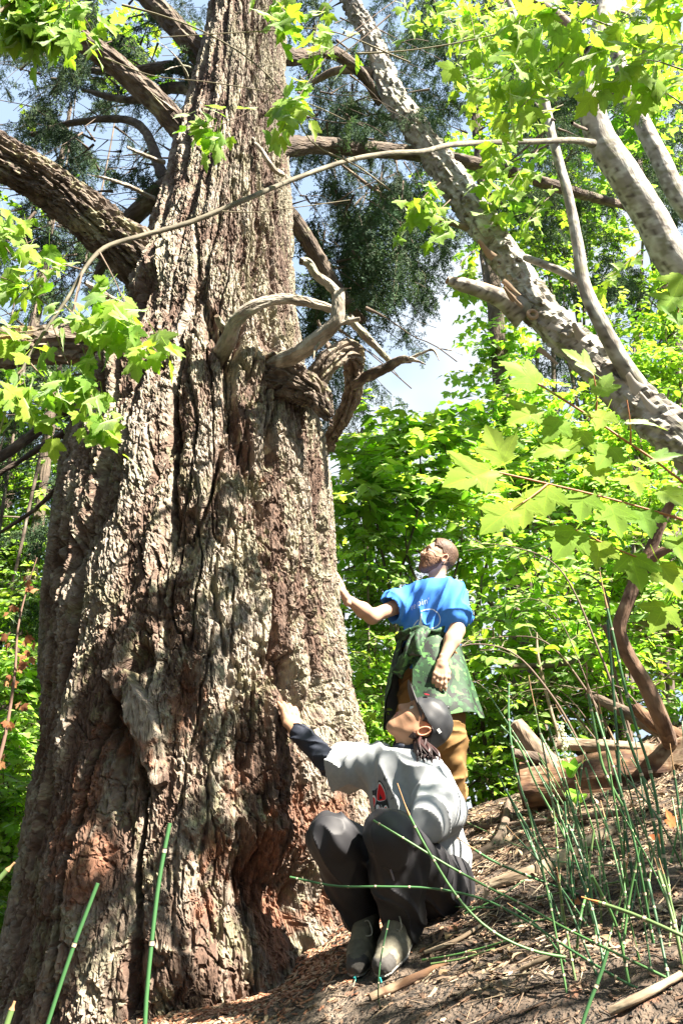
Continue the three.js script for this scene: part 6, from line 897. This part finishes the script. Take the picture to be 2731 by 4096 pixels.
// horsetails
const tailMats = [[0.040, 0.125, 0.040], [0.060, 0.155, 0.042], [0.030, 0.095, 0.036], [0.10, 0.165, 0.052]].map((c) => std({ color: new THREE.Color().setRGB(...c), roughness: 0.5 })), bandPale = std({ color: new THREE.Color().setRGB(0.42, 0.36, 0.24), roughness: 0.7 }), bandDark = std({ color: new THREE.Color().setRGB(0.035, 0.028, 0.022), roughness: 0.7 }), tipBrown = std({ color: new THREE.Color().setRGB(0.26, 0.155, 0.07), roughness: 0.8 }), tipOrange = std({ color: new THREE.Color().setRGB(0.42, 0.17, 0.05), roughness: 0.7 });
const bandGeo = new THREE.CylinderGeometry(1, 1, 1, 9, 1, true);
function horsetail(label, pts, r, o = {}) {
  const g = thing('horsetail', label, 'horsetail', o.group, pts[0]), c = new THREE.CatmullRomCurve3(pts, false, 'centripetal'), L = c.getLength(), rel = pts.map((p) => p.clone().sub(pts[0]));
  const mat = tailMats[o.mat ?? Math.floor(rnd() * 4)], cut2 = o.tip ? 0.86 : 1, cr = new THREE.CatmullRomCurve3(rel, false, 'centripetal');
  const sub = (a, b, n) => { const q = []; for (let i = 0; i <= n; i++) q.push(cr.getPointAt(lerp(a, b, i / n))); return q; };
  part('stem', tube(sub(0, cut2, 8), [r, r * (o.taper ?? 0.75)], { seg: 9, step: 0.03 }), mat, g);
  if (o.tip) part('withered_tip', tube(sub(cut2, 1, 3), [r * 0.8, r * 0.35], { seg: 8, step: 0.02 }), o.tip === 2 ? tipOrange : tipBrown, g);
  const gap = o.gap || r * 18; 
  for (let s = gap * rr(0.3, 0.8); s < L * cut2; s += gap * rr(0.85, 1.15)) {
    const t = s / L, p = cr.getPointAt(t), d = cr.getTangentAt(t), rad = lerp(r, r * 0.75, t);
    part('joint', bandGeo, bandPale, g).applyMatrix4(xform(p, d, V(0.3, 0.1, 1), V(rad * 1.10, rad * 1.5, rad * 1.10)));
    part('joint', bandGeo, bandDark, g).applyMatrix4(xform(p.clone().addScaledVector(d, rad * 0.95), d, V(0.3, 0.1, 1), V(rad * 1.13, rad * 0.35, rad * 1.13)));
  }
  return g;
}
reseed(1111);
// [label, base first ... tip last as px, py, F offset from the base], radius, options
const rooted = (list) => { const b = onGround(list[0][0], list[0][1], -0.01), F0 = -b.z; return [b, ...list.slice(1).map(([x, y, dF]) => at(x, y, F0 + dF))]; };
const R1 = 0.0052;
horsetail('long horsetail stem lying level across the seated person\'s shins', [at(2700, 4030, 2.1), ...path([[2500, 3930, 2.2], [2306, 3815, 2.3], [2115, 3690, 2.4], [2010, 3630, 2.45], [1888, 3583, 2.5], [1749, 3556, 2.52], [1500, 3546, 2.55], [1366, 3546, 2.58], [1240, 3528, 2.6], [1160, 3508, 2.62]])], 0.0042, { mat: 0, gap: 0.085 });
horsetail('horsetail stem slanting over the seated person\'s near knee', [at(2790, 3975, 2.1), ...path([[2600, 3880, 2.15], [2454, 3808, 2.2], [2289, 3730, 2.3], [2132, 3640, 2.4], [1975, 3562, 2.45], [1740, 3433, 2.5], [1600, 3345, 2.5], [1492, 3281, 2.52]])], 0.0042, { mat: 1, gap: 0.09 });
horsetail('horsetail with long brown tip crossing the knee and grey shirt', [at(2260, 3830, 2.2), ...path([[2097, 3792, 2.2], [1932, 3699, 2.2], [1827, 3586, 2.2], [1732, 3438, 2.2], [1640, 3270, 2.2], [1588, 3133, 2.2]])], 0.0042, { mat: 1, tip: 1, gap: 0.10 });
horsetail('horsetail with straw tip pointing at the seated person\'s back', rooted([[2320, 3570], [2132, 3512, -0.1], [1967, 3442, -0.15], [1827, 3351, -0.2]]), R1, { mat: 0, tip: 1 });
horsetail('upright horsetail left of the thick log, tallest of its group', rooted([[2310, 3610], [2245, 3507, 0.0], [2176, 3394, 0.0], [2123, 3263, 0.02], [2070, 3110, 0.05], [2035, 2900, 0.08], [2034, 2742, 0.1]]), R1, { mat: 0 });
horsetail('thin upright horsetail in front of the log\'s broken end', rooted([[2345, 3515], [2289, 3420, 0.0], [2237, 3307, 0.0], [2130, 3110, 0.0], [2080, 2990, 0.0], [2001, 2901, 0.0]]), R1, { mat: 1 });
horsetail('tallest horsetail at right with long brown spear tip', rooted([[2660, 3480], [2610, 3130, 0.0], [2540, 2900, 0.0], [2500, 2760, 0.0], [2467, 2614, 0.0], [2424, 2422, 0.0], [2396, 2285, 0.0]]), 0.0068, { mat: 0, tip: 1 });
horsetail('tall dark horsetail left of the crooked stem', rooted([[2535, 3545], [2489, 3246, 0], [2467, 2962, 0], [2450, 2744, 0], [2428, 2480, 0.0]]), 0.0062, { mat: 2 });
horsetail('horsetail with brown dead tip in front of the bushes', rooted([[2590, 3570], [2541, 3333, 0], [2411, 3072, 0], [2380, 2919, 0], [2350, 2770, 0], [2344, 2655, 0]]), 0.0064, { mat: 1, tip: 1 });
horsetail('horsetail snapped off with a pale cut end', rooted([[2655, 3565], [2628, 3368, 0], [2570, 3120, 0], [2510, 2950, 0], [2478, 2830, 0]]), 0.0068, { mat: 0 });
horsetail('near horsetail with orange rotting tip at lower right', [at(2850, 3800, 1.45), at(2731, 3745, 1.45), at(2524, 3655, 1.5), at(2324, 3588, 1.55)], 0.0042, { mat: 3, tip: 2 });
horsetail('short upright horsetail at the bottom right of the litter', [at(2300, 4200, 1.6), at(2345, 4040, 1.6), at(2400, 3900, 1.6), at(2428, 3803, 1.6)], 0.0042, { mat: 0 });
horsetail('near horsetail leaning right at bottom left, tip broken', [at(130, 4300, 1.15), at(200, 4070, 1.15), at(290, 3800, 1.15), at(392, 3533, 1.15)], 0.0034, { mat: 0, gap: 0.09 });
horsetail('near upright horsetail in front of the trunk, tallest at bottom left', [at(575, 4320, 1.15), at(582, 4050, 1.15), at(610, 3740, 1.15), at(640, 3500, 1.15), at(680, 3292, 1.15)], 0.0037, { mat: 0, gap: 0.095 });
horsetail('blurred short horsetail in the bottom left corner', [at(-20, 4260, 1.1), at(20, 4120, 1.1), at(60, 4005, 1.1)], 0.0046, { mat: 3, tip: 1 });
horsetail('withered horsetail tip at the left edge', [at(-120, 3700, 1.3), at(-40, 3560, 1.3), at(60, 3450, 1.3)], 0.0050, { mat: 3, tip: 1 });
horsetail('thin dark horsetail standing before the near shoe', [onGround(1520, 4030, -0.01), at(1512, 3960, 2.62), at(1520, 3850, 2.62), at(1555, 3680, 2.62)], 0.0028, { mat: 2 });
for (const [l, m] of [[[[1730, 3648], [1850, 3675], [1975, 3674]], 0], [[[1690, 3890], [1810, 3865], [1925, 3838], [2060, 3800]], 1], [[[1725, 3905], [1850, 3880], [1980, 3845]], 3], [[[1853, 3307], [2000, 3380], [2120, 3425], [2300, 3430], [2480, 3420]], 0], [[[1960, 3155], [2060, 3220], [2160, 3290], [2289, 3359], [2400, 3440]], 2], [[[1860, 3700], [1980, 3640], [2100, 3560]], 1], [[[2050, 3740], [2200, 3720], [2400, 3700]], 1], [[[2150, 3640], [2330, 3600], [2520, 3570]], 3], [[[2200, 3480], [2380, 3500], [2560, 3520]], 0]])
  horsetail('fallen green horsetail stem lying on the litter slope', lie(l, 0.03), 0.0036, { mat: m, group: 'horsetails lying on the slope' });
for (let i = 0; i < 64; i++) {
  const x = rr(2230, 2800), y = rr(3240, 3980), t = rr(0.35, 1), tx = x - rr(-160, 480) * t, ty = y - rr(450, 1050) * t, b = onGround(x, y, -0.01), F = -b.z, mx = lerp(x, tx, 0.45) + rr(-10, 25), my = lerp(y, ty, 0.5);
  const tipped = rnd() < 0.25 ? 1 : 0, way = tx < x - 150 ? 'leaning left' : tx > x + 20 ? 'leaning right' : 'standing upright', near = y > 3620 ? 'near the bottom right corner' : 'in the bank clump at right', say = `slender horsetail${tipped ? ' with withered tip' : ''} ${way} ${near}`;
  horsetail(say, [b, at(mx, my, F + rr(-0.05, 0.1)), at(tx, ty, F + rr(-0.1, 0.2))], rr(0.0030, 0.0050), { group: say.replace('slender horsetail', 'horsetails'), tip: tipped });
}
// small plants on the bank
reseed(1212);
for (const [x, y, label] of [[2240, 2900, 'cream flower plume standing left among the bank plants'], [2310, 2850, 'cream flower plume standing right among the bank plants']]) {
  const g = thing('flower_plume', label, 'flower'), b = onGround(x + 60, 3080, 0), tipP = at(x, y, -b.z), ms = [], cs = [];
  part('stem', tube([b, along(b, tipP, 0.5).add(V(0.03, 0, 0)), tipP], [0.003, 0.0015], { seg: 6, step: 0.05 }), tailMats[1], g);
  for (let i = 0; i < 90; i++) { const t = rr(0.55, 1), p = along(b, tipP, t); ms.push(new THREE.Matrix4().makeScale(1, 1, 1).setPosition(p.x + gauss() * 0.018 * (1.2 - t) * 2, p.y + gauss() * 0.01, p.z + gauss() * 0.02)); cs.push([0.62, 0.62, 0.42]); }
  copies('blossoms', new THREE.IcosahedronGeometry(0.006, 0), std({}), ms, cs, g);
  for (let i = 0; i < 6; i++) part('leaf', ovateLow, leafMat([0.20, 0.42, 0.04], 0.45), g).applyMatrix4(xform(along(b, tipP, rr(0.1, 0.5)), V(gauss(), 0.4, gauss()), V(0, 1, 0.5), rr(0.08, 0.13)));
}
for (const [x, y, c, s, label] of [[2690, 3330, [0.36, 0.13, 0.04], 0.06, 'curled orange dead leaf at the right edge of the bank'], [2650, 3400, [0.28, 0.09, 0.03], 0.05, 'dark red dead leaf below the orange one at right'], [2190, 3960, [0.40, 0.30, 0.21], 0.045, 'pale tan dead leaf lying at the bottom right'], [2560, 3860, [0.36, 0.25, 0.16], 0.055, 'brown dead leaf hanging on horsetails at lower right'], [2320, 3650, [0.34, 0.12, 0.04], 0.028, 'small red dead leaf in the middle of the litter'], [1940, 3620, [0.36, 0.28, 0.20], 0.035, 'pale round dead leaf right of the seated person']])
  top('dead_leaf', mapleGeos[(x + y) % 4].clone().applyMatrix4(xform(onGround(x, y, 0.02), V(gauss(), 0.5, gauss()), V(0.2, 0.8, 0.8), s)), leafMat(c, 0.25), label, 'leaf');
// ground cover right behind the crest of the slope
// loose litter nobody could count
reseed(1313);
{
  const chip = (() => { const g = new THREE.BoxGeometry(1, 0.22, 0.55, 2, 1, 1), p = g.attributes.position; for (let i = 0; i < p.count; i++) p.setXYZ(i, p.getX(i) * (1 + 0.3 * Math.sin(i * 7)), p.getY(i) + 0.15 * Math.sin(i * 3), p.getZ(i) * (1 + 0.35 * Math.cos(i * 5))); g.computeVertexNormals(); return g; })();
  const straw = new THREE.CylinderGeometry(0.5, 0.35, 1, 5, 1).rotateZ(Math.PI / 2), curl = fan(OVATE, 0, 0.4, bend(0.6, 0.9, 0.4, 2), false);
  const scatter = (n, where, size, cols, flatness) => { const m = [], c = []; for (let i = 0; i < n; i++) { const [x, z] = where(), y = groundY(x, z), e = 0.04, nrm = V(groundY(x - e, z) - groundY(x + e, z), 2 * e, groundY(x, z - e) - groundY(x, z + e)).normalize(), an = rr(0, 6.283), d = V(Math.cos(an), 0, Math.sin(an)), s = size(); d.addScaledVector(nrm, -d.dot(nrm)).normalize().add(V(0, gauss() * flatness, 0)).normalize(); const up = nrm.clone().add(V(gauss() * flatness, 0, gauss() * flatness)).normalize(), zz = V().crossVectors(d, up).normalize(), yy = V().crossVectors(zz, d); const k = new THREE.Matrix4().makeBasis(d, yy, zz); k.scale(s); k.setPosition(x, y + s.y * 0.25 + 0.002, z); m.push(k); const q = cols[Math.floor(rnd() * cols.length)], v = rr(0.7, 1.25); c.push([q[0] * v, q[1] * v, q[2] * v]); } return [m, c]; };
  const slope = () => [rr(-1.0, 2.6), -rr(1.6, 5.6)], bank = () => { for (;;) { const x = rr(0.2, 2.6), F = rr(2.2, 5.2); if (pn(x * 1.6 + 3, F * 1.6, 5) + 0.35 * (x - 0.5) + 0.25 * (F - 2.9) > rr(-0.2, 0.3)) return [x, -F]; } }, shelf = () => [-0.28 + gauss() * 0.45, -3.55 + gauss() * 0.40];
  const brown = [[0.17, 0.10, 0.06], [0.12, 0.072, 0.044], [0.23, 0.15, 0.095], [0.085, 0.054, 0.036], [0.30, 0.22, 0.15]], red = [[0.34, 0.155, 0.085], [0.26, 0.11, 0.06], [0.44, 0.25, 0.15], [0.52, 0.36, 0.24]], tan = [[0.32, 0.25, 0.16], [0.24, 0.17, 0.10], [0.42, 0.34, 0.24], [0.16, 0.11, 0.07]];
  const mat = std({ color: tint(0.85) });
  const add = (name, label, geo, sets) => { const m = [], c = []; for (const s of sets) { for (const q of s[0]) m.push(q); for (const q of s[1]) c.push(q); } const o = copies(name, geo, mat, m, c, scene); tag(o, label, 'litter', null, 'stuff'); };
  add('bark_litter', 'brown and red bark crumbs strewn over the slope', chip, [scatter(6500, slope, () => V(rr(0.006, 0.028), rr(0.005, 0.012), rr(0.006, 0.02)), brown, 0.35), scatter(3200, shelf, () => V(rr(0.01, 0.045), rr(0.006, 0.012), rr(0.008, 0.018)), red, 0.3), scatter(2500, bank, () => V(rr(0.02, 0.06), rr(0.006, 0.012), rr(0.01, 0.025)), [...brown, ...tan], 0.3)]);
  add('twig_litter', 'dry twigs and straw strewn over the slope', straw, [scatter(3400, bank, () => V(rr(0.05, 0.22), rr(0.002, 0.006), rr(0.002, 0.006)), tan, 0.12), scatter(2600, slope, () => V(rr(0.03, 0.12), rr(0.0016, 0.004), rr(0.0016, 0.004)), [...tan, ...brown], 0.12), scatter(500, shelf, () => V(rr(0.03, 0.10), rr(0.0016, 0.004), rr(0.0016, 0.004)), tan, 0.1)]);
  const mm = [], cc = []; for (let i = 0; i < 700; i++) { const [x, z] = bank(), s = rr(0.02, 0.045); mm.push(xform(V(x, groundY(x, z) + 0.012, z), V(gauss(), 0.25, gauss()), V(gauss() * 0.5, 1, gauss() * 0.5), s)); const q = tan[Math.floor(rnd() * 4)], v = rr(0.6, 1.1); cc.push([q[0] * v, q[1] * v * 0.95, q[2] * v * 0.85]); }
  tag(copies('dry_leaf_litter', curl, mat, mm, cc, scene), 'dry curled leaves strewn over the bank', 'litter', null, 'stuff');
}
renderer.render(scene, camera);
